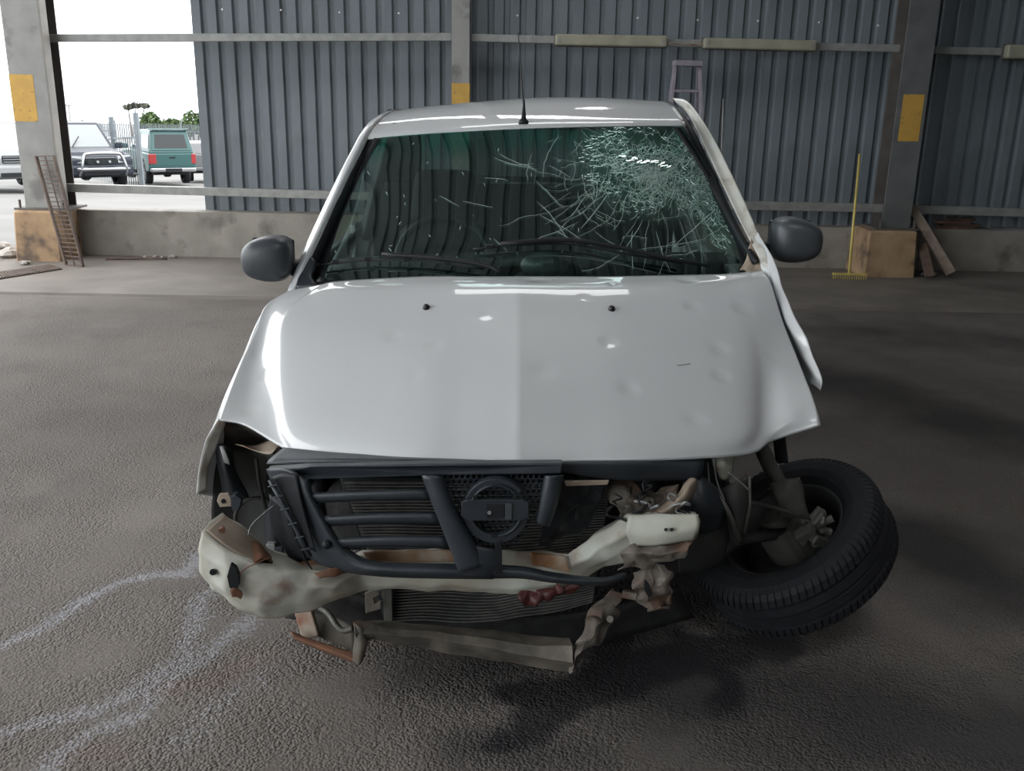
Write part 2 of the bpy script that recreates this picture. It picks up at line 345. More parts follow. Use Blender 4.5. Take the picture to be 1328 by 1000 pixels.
# ground inside: asphalt with stains and some painted shade (vertex attributes: deposit, wet, slab)
def floor_mat():
    m, n, b = new_mat('shed_asphalt'); L = n.links
    t = n.nodes.new('ShaderNodeTexCoord')
    def attr(a):
        x = n.nodes.new('ShaderNodeAttribute'); x.attribute_name = a; return x.outputs['Fac']
    def nz(sc, d=4, r=.5):
        x = n.nodes.new('ShaderNodeTexNoise'); x.inputs['Scale'].default_value = sc; x.inputs['Detail'].default_value = d; x.inputs['Roughness'].default_value = r
        L.new(t.outputs['Object'], x.inputs['Vector']); return x.outputs['Fac']
    def ramp(i, p0, c0, p1, c1):
        r = n.nodes.new('ShaderNodeValToRGB'); L.new(i, r.inputs[0]); e = r.color_ramp.elements
        e[0].position = p0; e[0].color = (*c0, 1); e[1].position = p1; e[1].color = (*c1, 1); return r.outputs[0]
    def mix(f, a, c):
        x = n.nodes.new('ShaderNodeMix'); x.data_type = 'RGBA'; L.new(f, x.inputs[0])
        for i, s in ((6, a), (7, c)):
            if isinstance(s, tuple): x.inputs[i].default_value = (*s, 1)
            else: L.new(s, x.inputs[i])
        return x.outputs[2]
    def mth(op, a, c, clamp=False):
        x = n.nodes.new('ShaderNodeMath'); x.operation = op; x.use_clamp = clamp
        for i, s in ((0, a), (1, c)):
            if isinstance(s, (int, float)): x.inputs[i].default_value = s
            else: L.new(s, x.inputs[i])
        return x.outputs[0]
    fine = nz(140, 4, .6); mid = nz(9, 6); big = nz(1.1, 5)
    col = ramp(big, .35, (.145,.130,.118), .68, (.215,.195,.178))
    col = mix(mth('MULTIPLY', ramp(mid, .5, (0,0,0), .75, (1,1,1)), .35), col, (.20,.185,.165))
    col = mix(mth('MULTIPLY', ramp(fine, .38, (1,1,1), .5, (0,0,0)), .55), col, (.05,.047,.045))
    # slab band along the wall: smoother, paler concrete
    slabc = ramp(nz(2.2, 6), .3, (.22,.20,.178), .7, (.165,.15,.135))
    col = mix(attr('slab'), col, slabc)
    # oily dark patches, then oil field painting in the dimmer right side
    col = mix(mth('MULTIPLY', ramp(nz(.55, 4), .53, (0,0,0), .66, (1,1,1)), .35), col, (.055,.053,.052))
    oil_shade_n = mth('ADD', attr('oil_shade'), mth('MULTIPLY', mth('SUBTRACT', nz(2.3, 6), .5), .8))
    col = mix(mth('MULTIPLY', ramp(oil_shade_n, .05, (0,0,0), .62, (1,1,1)), .8), col, (.030,.030,.032))
    # white deposit broken by the aggregate
    dn = mth('ADD', attr('deposit'), mth('MULTIPLY', mth('SUBTRACT', nz(75, 3, .75), .5), 4.0))
    dep = mth('MULTIPLY', ramp(dn, .45, (0,0,0), .8, (1,1,1)), mth('MINIMUM', mth('MULTIPLY', attr('deposit'), 4.0), 1.0))
    col = mix(mth('MULTIPLY', dep, .62), col, (.36,.37,.40))
    col = mix(mth('MULTIPLY', attr('rusty'), .5), col, (.20,.12,.09))
    wetn = mth('ADD', attr('wet'), mth('MULTIPLY', mth('SUBTRACT', nz(7, 5), .5), .9))
    wet = mth('MULTIPLY', ramp(wetn, .4, (0,0,0), .6, (1,1,1)), mth('MINIMUM', mth('MULTIPLY', attr('wet'), 4.0), 1.0))
    col = mix(mth('MULTIPLY', wet, .85), col, (.022,.022,.026))
    L.new(col, b.inputs['Base Color'])
    rg = mth('SUBTRACT', .85, mth('MULTIPLY', wet, .40)); rg = mth('SUBTRACT', rg, mth('MULTIPLY', attr('slab'), .15))
    L.new(rg, b.inputs['Roughness'])
    vo = n.nodes.new('ShaderNodeTexVoronoi'); vo.inputs['Scale'].default_value = 120; L.new(t.outputs['Object'], vo.inputs['Vector'])
    hh = mth('ADD', mth('MULTIPLY', vo.outputs['Distance'], -1.0), mth('MULTIPLY', nz(45, 3), 1.5))
    hh = mth('MULTIPLY', hh, mth('ADD', .25, ramp(nz(3.2, 4), .36, (0,0,0), .56, (1,1,1))))
    hh = mth('MULTIPLY', hh, mth('SUBTRACT', 1.0, mth('MULTIPLY', attr('slab'), .93)))
    bp = n.nodes.new('ShaderNodeBump'); bp.inputs['Distance'].default_value = .0045; b.inputs['Specular IOR Level'].default_value = .28; bp.inputs['Strength'].default_value = 1
    L.new(hh, bp.inputs['Height']); L.new(bp.outputs[0], b.inputs['Normal'])
    return m
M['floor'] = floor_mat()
M['yard'] = pm('pale_yard_tar', (.17,.17,.165), (.135,.135,.13), scale=.5, rough=.9, bump=.004, bscale=40)
M['leaf'] = pm('tree_leaves', (.055,.10,.035), (.11,.16,.06), scale=2, rough=.8)
M['leaf_dk'] = pm('dark_tree_leaves', (.09,.10,.08), (.14,.14,.11), scale=2, rough=.8)
M['bark'] = pm('bark', (.12,.09,.07), rough=.9)
M['palisade'] = pm('galvanised_palisade', (.15,.175,.19), (.12,.14,.155), scale=4, rough=.5, metal=.1)

# ================================================================== STRUCTURE
WY = 10.0            # wall sheeting plane
def seg_dist(p, a, b):
    ab = b-a; t = max(0, min(1, (p-a).dot(ab)/max(ab.length_squared, 1e-9))); return (p-(a+ab*t)).length
def floorpt(px, py): v = PZ(px, py); return Vector((v.x, v.y))
deposits = [  # polylines on the ground: points, half width (m), strength
    ([(0,833),(60,812),(110,785),(150,757),(200,748),(250,740),(262,712)], .032, 1.0),
    ([(0,950),(50,935),(120,928),(190,895),(235,855),(245,815),(255,775),(275,765)], .040, .75),
    ([(50,992),(120,955),(190,930),(225,880),(270,845),(310,815),(330,795)], .040, .8),
    ([(210,975),(260,945),(300,905),(330,880),(330,850)], .06, .45),
    ([(0,780),(40,790),(70,800)], .02, .3)]
wets = [([(700,900),(760,890),(850,860),(930,850),(1000,835)], .14, .8), ([(640,960),(720,925),(780,880),(800,830)], .10, .7),
        ([(880,820),(960,860),(930,920)], .09, .6), ([(430,840),(560,870),(700,880)], .06, .35)]
oil_shades = [([(1010,470),(1150,520),(1300,560),(1500,600)], .40, .62), ([(860,900),(1050,930),(1250,950),(1500,960)], .34, .62), ([(1180,700),(1290,760),(1500,800)], .30, .7), ([(600,975),(760,985)], .14, .45),
        ([(1100,430),(1400,450)], .5, .5), ([(620,860),(700,800),(900,760)], .25, .7)]  # partly leaked oil, partly shade painted on the darker right side
rustys = [([(235,890),(290,880),(330,850)], .05, .6), ([(100,975),(150,985)], .04, .4)]
def fld(lst, cache={}):
    out = []
    for pts, w_, s_ in lst: out.append(([floorpt(*q) for q in pts], w_, s_))
    return out
DEP, WET, RUS, OIL_SHADE = fld(deposits), fld(wets), fld(rustys), fld(oil_shades)
def field(F, x, y):
    nv_ = noise.noise_vector(Vector((x*5, y*5, 3)))*.045 + noise.noise_vector(Vector((x*14, y*14, 9)))*.022
    p = Vector((x+nv_.x, y+nv_.y)); v = 0
    for pts, w_, s_ in F:
        d = min(seg_dist(p, pts[i], pts[i+1]) for i in range(len(pts)-1))
        if d < w_*3: v = max(v, s_*math.exp(-(d/w_)**2))
    return v
joint_y = PZ(664, 391).y
def axis(a, b, n): return [a+(b-a)*i/n for i in range(n)]
xs = axis(-14, -2.2, 12)+axis(-2.2, 1.6, 152)+axis(1.6, 5, 34)+axis(5, 14, 9)+[14.0]
ys = axis(-12, 1.6, 10)+axis(1.6, 3.9, 100)+axis(3.9, joint_y-.02, 30)+[joint_y-.012, joint_y+.004, joint_y+.02]+axis(joint_y+.1, 10.3, 14)+[10.3]
mb = MB(); nx, ny = len(xs), len(ys); at_d, at_w, at_r, at_s, at_o = [], [], [], [], []
for y in ys:
    for x in xs:
        z = 0.0
        if abs(y-(joint_y-.004)) < .009: z = -.02
        near = -2.3 < x < 1.7 and 1.5 < y < 4
        at_d.append(field(DEP, x, y) if near else 0); at_w.append(field(WET, x, y) if near else 0); at_o.append(field(OIL_SHADE, x, y) if -1 < x < 6 and 1 < y < 8 else 0); at_r.append(field(RUS, x, y) if near else 0)
        at_s.append(1.0 if y > joint_y else 0.0)
        mb.v.append(Vector((x, y, z)))
mb.f = [(j*nx+i, j*nx+i+1, (j+1)*nx+i+1, (j+1)*nx+i) for j in range(ny-1) for i in range(nx-1)]
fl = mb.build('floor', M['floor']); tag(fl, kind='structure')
for nm, dat in (('deposit', at_d), ('wet', at_w), ('rusty', at_r), ('slab', at_s), ('oil_shade', at_o)):
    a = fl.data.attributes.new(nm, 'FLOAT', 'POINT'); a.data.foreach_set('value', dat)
fl.data.update()
# yard falls gently away outside
def yard_z(y): return -.052*(y-10.4) if y < 40 else -1.539-.012*(y-40)
mb = MB()
yy = [10.3, 10.42, 15, 20, 25, 30, 35, 40, 60, 120, 260]
for y in yy:
    for x in (-160, -60, -30, -14, 0, 40, 160): mb.v.append(Vector((x, y, yard_z(y) if y > 10.35 else -.005)))
mb.f = [(j*7+i, j*7+i+1, (j+1)*7+i+1, (j+1)*7+i) for j in range(len(yy)-1) for i in range(6)]
tag(mb.build('yard_ground', M['yard']), kind='structure')
mb = MB(); mb.add([(-160,-60,-.01),(-14,-60,-.01),(-14,10.3,-.01),(-160,10.3,-.01)], [(0,1,2,3)]); mb.add([(-14,-60,-.012),(14,-60,-.012),(14,-12,-.012),(-14,-12,-.012)], [(0,1,2,3)])
tag(mb.build('apron_ground', M['yard']), kind='structure')

# corrugated sheets, each one lifted off separately
PITCH_R, NR = .160, 4
def sheet_profile(x0, n, y):
    pts = []
    for k in range(n):
        x = x0 + k*PITCH_R
        pts += [(x, y), (x+.088, y), (x+.104, y+.036), (x+.144, y+.036)]
    pts.append((x0+n*PITCH_R, y)); pts.append((x0+n*PITCH_R+.02, y))
    return pts
def wall_sheet(x0, n, z0, z1, y, parent, mat, me=None):
    pts = sheet_profile(0, n, 0); mb = MB()
    vs = [Vector((a, b, 0)) for a, b in pts] + [Vector((a, b, z1-z0)) for a, b in pts]; k = len(pts)
    mb.add(vs, [(i, i+1, k+i+1, k+i) for i in range(k-1)])
    o = mb.build('sheet', mat, parent); o.location = (x0, y, z0)
    md = o.modifiers.new('solid', 'SOLIDIFY'); md.thickness = .0015
    return o
def PW(px, py, Y): return P(px, py, Y)
ztop_low = P(250, 276, 9.95).z
x_left = P(257, 140, WY).x
WALL_TOP = 4.78
wall = empty('wall_back'); tag(wall, kind='structure')
x = x_left; first = None; k = 0
while x < 9.5:
    if first is None: first = wall_sheet(x, NR, ztop_low-.10, WALL_TOP, WY, wall, M['sheeting'])
    else:
        c = first.copy(); COL.objects.link(c); c.location = (x, WY+(.002 if k % 2 else 0), ztop_low-.10)
    x += NR*PITCH_R; k += 1
for px, py in ((288,12),(364,13),(440,16),(517,17),(671,20),(827,23),(905,26),(983,27),(1062,29),(1139,33)):
    q = P(px, py, WY-.004); MB().tube([q, q+Vector((0,.02,0))], .010, 8).build('daylight_dot', M.setdefault('daylight_white', pm('daylight_dot_white', (.9,.9,.9), rough=.3)), wall)  # white discs paint in points of daylight on the sheeting
# low concrete wall under the sheeting, left and right runs
zt = P(250, 275, 9.75).z
mb = MB(); xl = P(82, 300, 9.8).x
mb.box((xl, 9.78, -.05), (-.9, 9.99, zt)); tag(mb.build('wall_low_left', M['concrete'], bevel=.012), kind='structure')
mb = MB(); mb.box((-.9, 9.80, -.05), (10, 9.99, zt-.04)); tag(mb.build('wall_low_right', M['concrete'], bevel=.012), kind='structure')

# steel columns
def column(pxt, pxb, pyb, wd, dep, Y, band, label, foot, zfoot=None, mat=None):
    b = P(pxb, pyb, Y); xc = b.x
    root = empty('steel_column', (xc, Y, 0))
    mat = mat or M['column']
    z0 = b.z if zfoot is None else zfoot
    MB().box((xc-wd/2, Y, z0), (xc+wd/2, Y+.014, 5.3)).build('front_flange', mat, root, bevel=.003)
    MB().box((xc-wd/2, Y+dep-.014, z0), (xc+wd/2, Y+dep, 5.3)).build('rear_flange', M['column_edge'], root)
    MB().box((xc-.006, Y+.014, z0), (xc+.006, Y+dep-.014, 5.3)).build('web', M['column_edge'], root)
    MB().box((xc-wd*.75, Y-.06, z0-.0), (xc+wd*.75, Y+dep+.04, z0+.02)).build('base_plate', M['column_edge'], root, bevel=.003)
    if band:
        za, zb = P(pxb, band[0], Y).z, P(pxb, band[1], Y).z
        MB().box((xc-wd/2-.001+band[2]*wd, Y-.002, zb), (xc+wd/2+.001-band[3]*wd, Y, za)).build('yellow_band', M['yellow'], root)
    for sx_ in (-1, 1):
        MB().tube([(xc+sx_*wd*.6, Y-.035, z0+.01), (xc+sx_*wd*.6, Y-.035, z0+.10)], .012, 6).build('bolt', M['column_edge'], root)
    if foot:
        x0, x1, y0, y1 = foot
        mb = MB(); n = 6
        a = P(x0, pyb, Y-.1).x; c = P(x1, pyb, Y-.1).x
        mb.frustum([(a-.02, Y-.16, -.04), (c+.02, Y-.16, -.04), (c+.02, Y+dep+.12, -.04), (a-.02, Y+dep+.12, -.04)],
                   [(a, Y-.13, z0), (c, Y-.13, z0), (c, Y+dep+.1, z0), (a, Y+dep+.1, z0)])
        o = mb.build('concrete_footing', M['footing'], root, bevel=.02, seg=1)
    tag(root, label, 'column')
    return root
c1 = column(22, 57, 272, .36, .34, 9.46, (97, 158, -.0, .36), 'grey steel column with yellow band at the open bay, on a brown concrete footing', (18, 74, 272, 336))
xr = P(57, 272, 9.46).x+.18
MB().box((xr-.004, 9.462, c1.location.z+P(57,272,9.46).z), (xr+.010, 9.60, 5.3)).build('side_channel', pm('beige_column_paint', (.36,.335,.30), (.28,.26,.235), scale=5, rough=.6), c1, bevel=.003)
c2 = column(597, 597, 297, .175, .22, 9.62, (108, 160, 0, 0), 'slim grey steel column with yellow band rising behind the pickup roof', None, zfoot=0)
c3 = column(1195, 1161, 298, .285, .30, 9.45, (122, 183, .18, .12), 'dark grey steel column with yellow patch right of the yellow rake', (1126, 1190, 298, 335), mat=pm('dull_column_paint', (.15,.155,.155), (.115,.12,.12), scale=6, rough=.55))

# rails
def rail(pa, pb, Y, h, label, thick=.06):
    a = P(pa[0], pa[1], Y); b = P(pb[0], pb[1], Y)
    mb = MB(); mb.bar(a, b, thick, h); lip = h*.22
    o = mb.build('wall_rail', M['galv'], None, bevel=.004); 
    r = empty('wall_rail_root', a) if False else None
    tag(o, label, 'rail', 'horizontal steel rails of the shed wall')
    return o
rail((46,49.5), (586,48), 9.72, .072, 'upper galvanised rail from the open bay to the slim column')
rail((612,49), (1166,63), 9.76, .070, 'upper rail carrying the two batten lamps between the columns')
rail((1208,65), (1500,72), 9.76, .070, 'upper rail right of the dark grey column')
rail((80,243), (586,257), 9.72, .080, 'lower galvanised rail crossing the open bay above the low wall', .09)
rail((600,259), (1144,270), 9.76, .085, 'lower rail behind the cab ending at the dark column')
rail((1176,271), (1500,281), 9.76, .085, 'lower rail right of the dark column behind the leaning plank')

# roof and enclosing walls of the shed
mb = MB(); pr = []
EAVE = 5.25
# roof sheeting: ribs run along Y; unseen opening added for the bonnet streak
RX0, RX1, SK0, SK1 = -5.8, 10.2, 6.35, 7.75
def roof_part(y0, y1, RX0=-5.8, RX1=10.2):
    mb = MB(); xs_ = []; x = RX0
    while x < RX1: xs_ += [(x, 0), (x+.16, 0), (x+.19, .05), (x+.27, .05)]; x += .30
    k = len(xs_)
    mb.add([(a, y0, EAVE+b) for a, b in xs_]+[(a, y1, EAVE+b) for a, b in xs_], [(i, i+1, k+i+1, k+i) for i in range(k-1)])
    o = mb.build('ceiling', M['ceiling']); tag(o, kind='structure'); md = o.modifiers.new('s', 'SOLIDIFY'); md.thickness = .01
    return o
roof_part(-12.5, -.8); roof_part(1.2, SK0); roof_part(-.8, 1.2, -5.8, .3); roof_part(-.8, 1.2, 2.4, 10.2)   # two unseen openings added to light the bonnet
roof_part(SK1, 10.25); roof_part(SK0, SK1, -5.8, -1.25); roof_part(SK0, SK1, 1.3, 10.2)
for y in (-9, -6, -3.5, -1.2, 1.8, 5.2, 8.1, 9.6):
    MBo = MB().box((RX0, y-.05, EAVE-.22), (RX1, y+.05, EAVE-.01)); tag(MBo.build('trim_1', M['column']), kind='structure')
MB_ = MB().box((10.0, -12.5, 0), (10.15, 10.2, EAVE)); tag(MB_.build('wall_right', pm('dark_cladding', (.05,.055,.06), (.07,.075,.08), scale=2, rough=.7)), kind='structure')
MB_ = MB().box((-5.8, -12.5, 0), (10.15, -12.35, EAVE)); tag(MB_.build('wall_front', bpy.data.materials['dark_cladding']), kind='structure')
#END_STRUCTURE
# ================================================================== THE WRECKED PICKUP
car = empty('wrecked_pickup', (0.03, 2.6, 0))
tag(car, 'white wrecked pickup with shattered windscreen, torn off bumper and collapsed front wheel', 'pickup truck')
XC = .04
# --- bonnet
hood_rows = [
 [(374,378,3.05),(392,374,3.06),(418,369,3.05),(442,365,3.05),(550,359,3.03),(672,359,3.01),(790,359,3.03),(900,357,3.06),(938,356,3.07),(965,354,3.08),(989,351,3.10)],
 [(345,397,2.96),(358,394,2.97),(385,389,2.96),(412,385,2.94),(548,378,2.90),(672,376,2.87),(796,377,2.90),(915,375,2.94),(952,375,2.95),(976,374,2.96),(1001,372,2.98)],
 [(331,430,2.84),(347,423,2.86),(363,417,2.84),(385,419,2.80),(540,416,2.75),(672,415,2.72),(805,415,2.75),(935,414,2.80),(974,411,2.83),(996,413,2.84),(1015,418,2.84)],
 [(311,474,2.71),(336,470,2.73),(360,465,2.70),(377,468,2.65),(535,468,2.56),(672,468,2.53),(812,468,2.56),(950,466,2.62),(989,462,2.67),(1013,464,2.68),(1034,466,2.68)],
 [(296,512,2.59),(328,513,2.60),(359,515,2.56),(375,520,2.49),(530,528,2.38),(672,529,2.34),(818,528,2.38),(956,520,2.46),(991,512,2.53),(1022,509,2.53),(1051,508,2.53)],
 [(287,536,2.52),(321,541,2.51),(361,556,2.44),(381,563,2.37),(525,575,2.24),(672,579,2.20),(822,577,2.24),(955,565,2.33),(990,553,2.41),(1026,542,2.43),(1060,535,2.45)],
 [(284,544,2.50),(318,551,2.48),(368,580,2.37),(398,586,2.31),(520,594,2.20),(672,599,2.155),(824,597,2.20),(930,592,2.27),(978,586,2.33),(1004,570,2.39),(1064,551,2.42)]]
def ridge(row):
    a, c, b = row[4], row[5], row[6]; c = (c[0], c[1], c[2]-.004)
    L_ = lambda p, q, t: tuple(p[i]+(q[i]-p[i])*t for i in range(3))
    return row[:4]+[a, L_(a, c, .5), L_(a, c, .90), c, L_(b, c, .90), L_(b, c, .5), b]+row[7:]
hood_rows = [ridge(r) for r in hood_rows]
hood = sheet('bonnet', hood_rows, M['white'], car, nu=169, nv=61, thick=.004)
# folded-down lip at the front edge
hb = BV(hood)
lip = [hood_rows[-1], [(a, b+1.5, d+.012) for a, b, d in hood_rows[-1]], [(a, b-1, d+.05) for a, b, d in hood_rows[-1]]]
sheet('bonnet_lip', lip, M['white_flat'], car, nu=81, nv=5, thick=.002)
# washer nozzles
for px, py in ((553,400), (793,402)):
    p, nn = hit(hb, px, py)
    mb = MB(); mb.tube([p-nn*.002, p+nn*.005, p+nn*.012, p+nn*.016], [.012, .0115, .008, .002], 12)
    nz_ = mb.build('washer_nozzle', M['nozzle'], car, smooth=True)
# scratch in the paint, right half
a, _ = hit(hb, 878, 475); b, _ = hit(hb, 895, 473)
MB().bar(a+Vector((0,0,.003)), b+Vector((0,0,.003)), .004, .002).build('paint_chip', M['scrap'], car)

# --- windscreen
ws_rows = [
 [(484,179,3.66),(560,173,3.60),(680,167,3.57),(790,165,3.60),(884,164,3.66)],
 [(464,218,3.58),(555,214,3.49),(685,208,3.45),(805,206,3.49),(912,208,3.58)],
 [(442,265,3.47),(548,263,3.35),(688,258,3.31),(818,256,3.36),(940,258,3.48)],
 [(424,310,3.35),(540,312,3.21),(690,308,3.17),(830,306,3.22),(962,304,3.36)],
 [(404,362,3.20),(530,366,3.05),(692,366,3.02),(842,364,3.06),(984,354,3.22)]]
ws = sheet('windscreen', ws_rows, M['windscreen'], car, nu=61, nv=41, thick=0)
wb = BV(ws)
def on_ws(px, py, off=.004):
    p, nn = hit(wb, px, py)
    if p is None: return None
    if nn.dot(CAM-p) < 0: nn = -nn
    return p + nn*off, nn
# black ceramic border
def border(name, pts, wd, mat, off=.003):
    top, bot = [], []
    for (px, py), (qx, qy) in pts:
        a_ = on_ws(px, py, off); b_ = on_ws(qx, qy, off)
        if a_ and b_: top.append(a_[0]); bot.append(b_[0])
    o = sheet_mb([top, bot], 40, 3).build(name, mat, car, smooth=True)
    m_ = o.modifiers.new('s', 'SOLIDIFY'); m_.thickness = .002
    return o
border('screen_border', [((486,180),(494,180)),((466,219),(472,219)),((444,266),(451,266)),((426,311),(434,311)),((406,360),(420,360))], 0, M['plastic_dk'])
border('screen_border', [((882,166),(872,166)),((910,209),(902,209)),((938,258),(930,258)),((960,304),(950,304)),((980,350),(962,350))], 0, M['plastic_dk'])
# cracks: thin raised ribbons of crushed glass on the pane
cr_mb = MB()
def ribbon(pts, wd):
    qs = [on_ws(*p_) for p_ in pts]; qs = [q for q in qs if q]
    if len(qs) < 2: return
    vs = []
    for i, (p, nn) in enumerate(qs):
        d = (qs[min(i+1, len(qs)-1)][0]-qs[max(i-1, 0)][0])
        s_ = d.cross(nn)
        if s_.length < 1e-7: return
        s_.normalize(); ww = wd*(1 if 0 < i < len(qs)-1 else .4)
        vs += [p+s_*ww/2, p-s_*ww/2]
    cr_mb.add(vs, [(2*i, 2*i+1, 2*i+3, 2*i+2) for i in range(len(qs)-1)])
rg = random.Random(3)
CX, CY = 845, 228
def wiggle(x0, y0, ang, length, step=9, curve=0.0, jit=.25, wd=.0016):
    pts = [(x0, y0)]; a_ = ang; t = 0
    while t < length:
        a_ += curve + rg.uniform(-jit, jit); s_ = step*rg.uniform(.6, 1.3)
        x0 += cos(a_)*s_; y0 += sin(a_)*s_; t += s_; pts.append((x0, y0))
    ribbon(pts, wd)
for i in range(46):      # radiating
    an = rg.uniform(0, 2*pi); r0 = rg.uniform(28, 75)
    ln = rg.uniform(30, 80)
    if .2 < an % (2*pi) < 2.9: ln = rg.uniform(40, 110)
    wiggle(CX+rg.uniform(-25,25)+cos(an)*r0*1.4, CY+sin(an)*r0*.9, an, ln, jit=.30, wd=rg.uniform(.0007, .0012))
for i in range(560):     # dense short net
    an = rg.uniform(0, 2*pi); rr = abs(rg.gauss(0, 1))
    x0 = CX+5+cos(an)*rr*62; y0 = CY+2+sin(an)*rr*36
    if y0 < 180 or x0 > 948: continue
    wiggle(x0, y0, rg.uniform(0, 2*pi), rg.uniform(8, 28), step=5, jit=.5, wd=rg.uniform(.0005, .0011))
for i in range(16):      # concentric arcs
    r = rg.uniform(35, 130); a0 = rg.uniform(0, pi); a1 = a0+rg.uniform(.2, .6)
    ribbon([(CX+cos(t)*r*1.25+rg.uniform(-1.5,1.5), CY+sin(t)*r*.85+rg.uniform(-1.5,1.5)) for t in [a0+(a1-a0)*k/9 for k in range(10)]], rg.uniform(.0009, .0015))
for px_, py_, an, ln, cv in ((696,262,.75,70,-.02),(700,280,.35,90,.02),(720,300,.5,80,0),(770,300,.7,60,0),(570,255,.35,28,0),(600,262,.1,40,.01),
        (640,205,.5,50,-.08),(648,200,.65,45,-.06),(655,212,.3,40,-.05),(628,232,-.2,30,.1),(745,185,.5,50,0),(765,192,.35,60,.02),(640,310,.8,22,0),(695,235,.8,40,0),(710,215,.3,30,.02),
        (850,300,1.4,50,0),(880,285,1.2,55,0),(905,270,1.2,50,0),(820,300,1.7,45,0),(790,250,2.3,50,0),(748,290,2.6,60,0),(930,270,2.5,70,0),(915,310,2.9,90,.02)):
    wiggle(px_, py_, an, ln, jit=.12, curve=cv, wd=.0015)
for i in range(60):      # chips
    x0 = rg.uniform(430, 950); y0 = rg.uniform(185, 340); wiggle(x0, y0, rg.uniform(0, 6), 3, step=2.5, wd=.0022)
gl_mb = MB(); t_up = None
for k in range(26):      # shards added for a glint, tilted to mirror the roof opening
    px_ = 806+60*k/25+rg.uniform(-2,2); py_ = 206+9*(k/25)+rg.uniform(-3,3)
    p0 = on_ws(px_, py_, .006); p1 = on_ws(px_, py_-6, .006)
    if not p0 or not p1: continue
    tgt = (Vector((rg.uniform(-1.0, 1.2), rg.uniform(6.9, 7.3), EAVE))-p0[0]).normalized()
    hn = (tgt + (CAM-p0[0]).normalized()).normalized(); rt_ = Vector((1,0,0)).cross(hn).normalized().cross(hn)*-1; rt_.normalize(); u2 = hn.cross(rt_).normalized()
    a_, b_ = rt_*rg.uniform(.005,.011), u2*rg.uniform(.003,.008)
    gl_mb.add([p0[0]-a_-b_*.6, p0[0]+a_*.6-b_, p0[0]+a_+b_*.5, p0[0]-a_*.4+b_], [(0,1,2,3)])
tag(gl_mb.build('glint_shards', pm('glint_shard_glass', (.5,.6,.57), rough=.03, metal=.7), car), kind='stuff')
tag(cr_mb.build('windscreen_cracks', M['crack'], car), kind='stuff')

# --- roof skin
roof_rows = [
 [(474,181,3.665),(560,174,3.61),(680,167,3.58),(790,164,3.61),(889,163,3.67)],
 [(478,172,3.70),(562,166,3.65),(680,159,3.62),(790,157,3.65),(886,156,3.71)],
 [(486,158,3.82),(566,151,3.79),(680,146,3.76),(786,145,3.79),(880,147,3.84)],
 [(496,149,3.98),(566,141,3.96),(680,133,3.95),(780,132,3.96),(872,137,4.0)],
 [(507,145,4.15),(570,137,4.15),(680,128,4.15),(770,127,4.15),(862,132,4.15)],
 [(517,146,4.45),(576,139,4.45),(680,131,4.45),(765,130,4.45),(850,136,4.45)],
 [(519,158,4.72),(580,150,4.74),(680,143,4.75),(765,143,4.74),(845,148,4.72)]]
roof = sheet('roof_panel', roof_rows, M['white_flat'], car, nu=61, nv=49, thick=.004)
rb = BV(roof)
p, nn = hit(rb, 679, 160)
aer = MB(); aer.tube([p-Vector((0,0,.004)), p+Vector((0,.002,.008)), p+Vector((0,.004,.016)), p+Vector((0,.008,.06)), p+Vector((0,.01,.085))], [.020,.019,.010,.005,.003], 12)
ae = aer.build('aerial_base', M['plastic_dk'], car, smooth=True)
tip = P(672, 42, p.y+.12)
rod = MB().tube([p+Vector((0,.006,.045)), (p+Vector((0,.006,.045))).lerp(tip, .5), tip], [.0034,.0026,.0018], 6).build('aerial_rod', M['plastic_dk'], ae)

# --- A pillars and side frames
# left: white outer strip, black seal
sheet('cab_pillar', [
 [(371,384,3.10),(392,330,3.24),(424,260,3.42),(455,198,3.60),(478,160,3.78),(505,144,4.05),(515,146,4.4)],
 [(377,381,3.08),(400,327,3.22),(432,257,3.40),(462,196,3.59),(484,159,3.76),(508,144,4.05),(518,146,4.4)],
 [(383,378,3.09),(406,328,3.23),(438,258,3.41),(467,198,3.60),(487,161,3.77),(510,146,4.06),(520,148,4.4)]], M['white_flat'], car, nu=50, nv=9, thick=.004)
sheet('pillar_seal', [
 [(384,378,3.10),(407,328,3.24),(439,258,3.42),(468,198,3.61),(488,160,3.78),(508,145,4.05)],
 [(389,376,3.11),(412,327,3.25),(444,257,3.43),(472,198,3.62),(490,162,3.79),(510,147,4.06)],
 [(408,366,3.20),(426,320,3.34),(449,260,3.47),(472,205,3.60),(486,178,3.68),(500,165,3.9)]], M['plastic_dk'], car, nu=50, nv=7, thick=.004)
# cowl corner plastic left
sheet('cowl_corner', [[(384,372,3.10),(392,345,3.18),(402,332,3.22)],[(388,374,3.09),(398,352,3.16),(408,338,3.2)],[(412,370,3.08),(404,360,3.14),(410,345,3.2)]], M['plastic'], car, nu=12, nv=8, thick=.006)
# right: cab side frame sprung outward
sheet('cab_pillar', [
 [(873,127,4.10),(893,133,3.95),(921,172,3.72),(947,222,3.52),(976,285,3.30),(1000,345,3.10)],
 [(877,133,4.08),(896,145,3.92),(916,178,3.72),(940,228,3.52),(968,290,3.30),(996,347,3.10)],
 [(884,138,4.06),(893,150,3.90),(905,172,3.72),(930,225,3.53),(960,288,3.31),(990,345,3.12)]], M['white_dirty'], car, nu=50, nv=9, thick=.004)
sheet('pillar_seal', [
 [(866,130,4.10),(884,146,3.90),(902,173,3.73),(928,228,3.54),(957,292,3.32),(984,340,3.14)],
 [(868,136,4.08),(880,150,3.88),(897,176,3.72),(922,230,3.53),(950,292,3.32),(978,342,3.15)],
 [(866,140,4.02),(876,153,3.85),(889,172,3.70),(912,222,3.55),(942,290,3.38),(974,345,3.20)]], M['plastic_dk'], car, nu=50, nv=7, thick=.004)
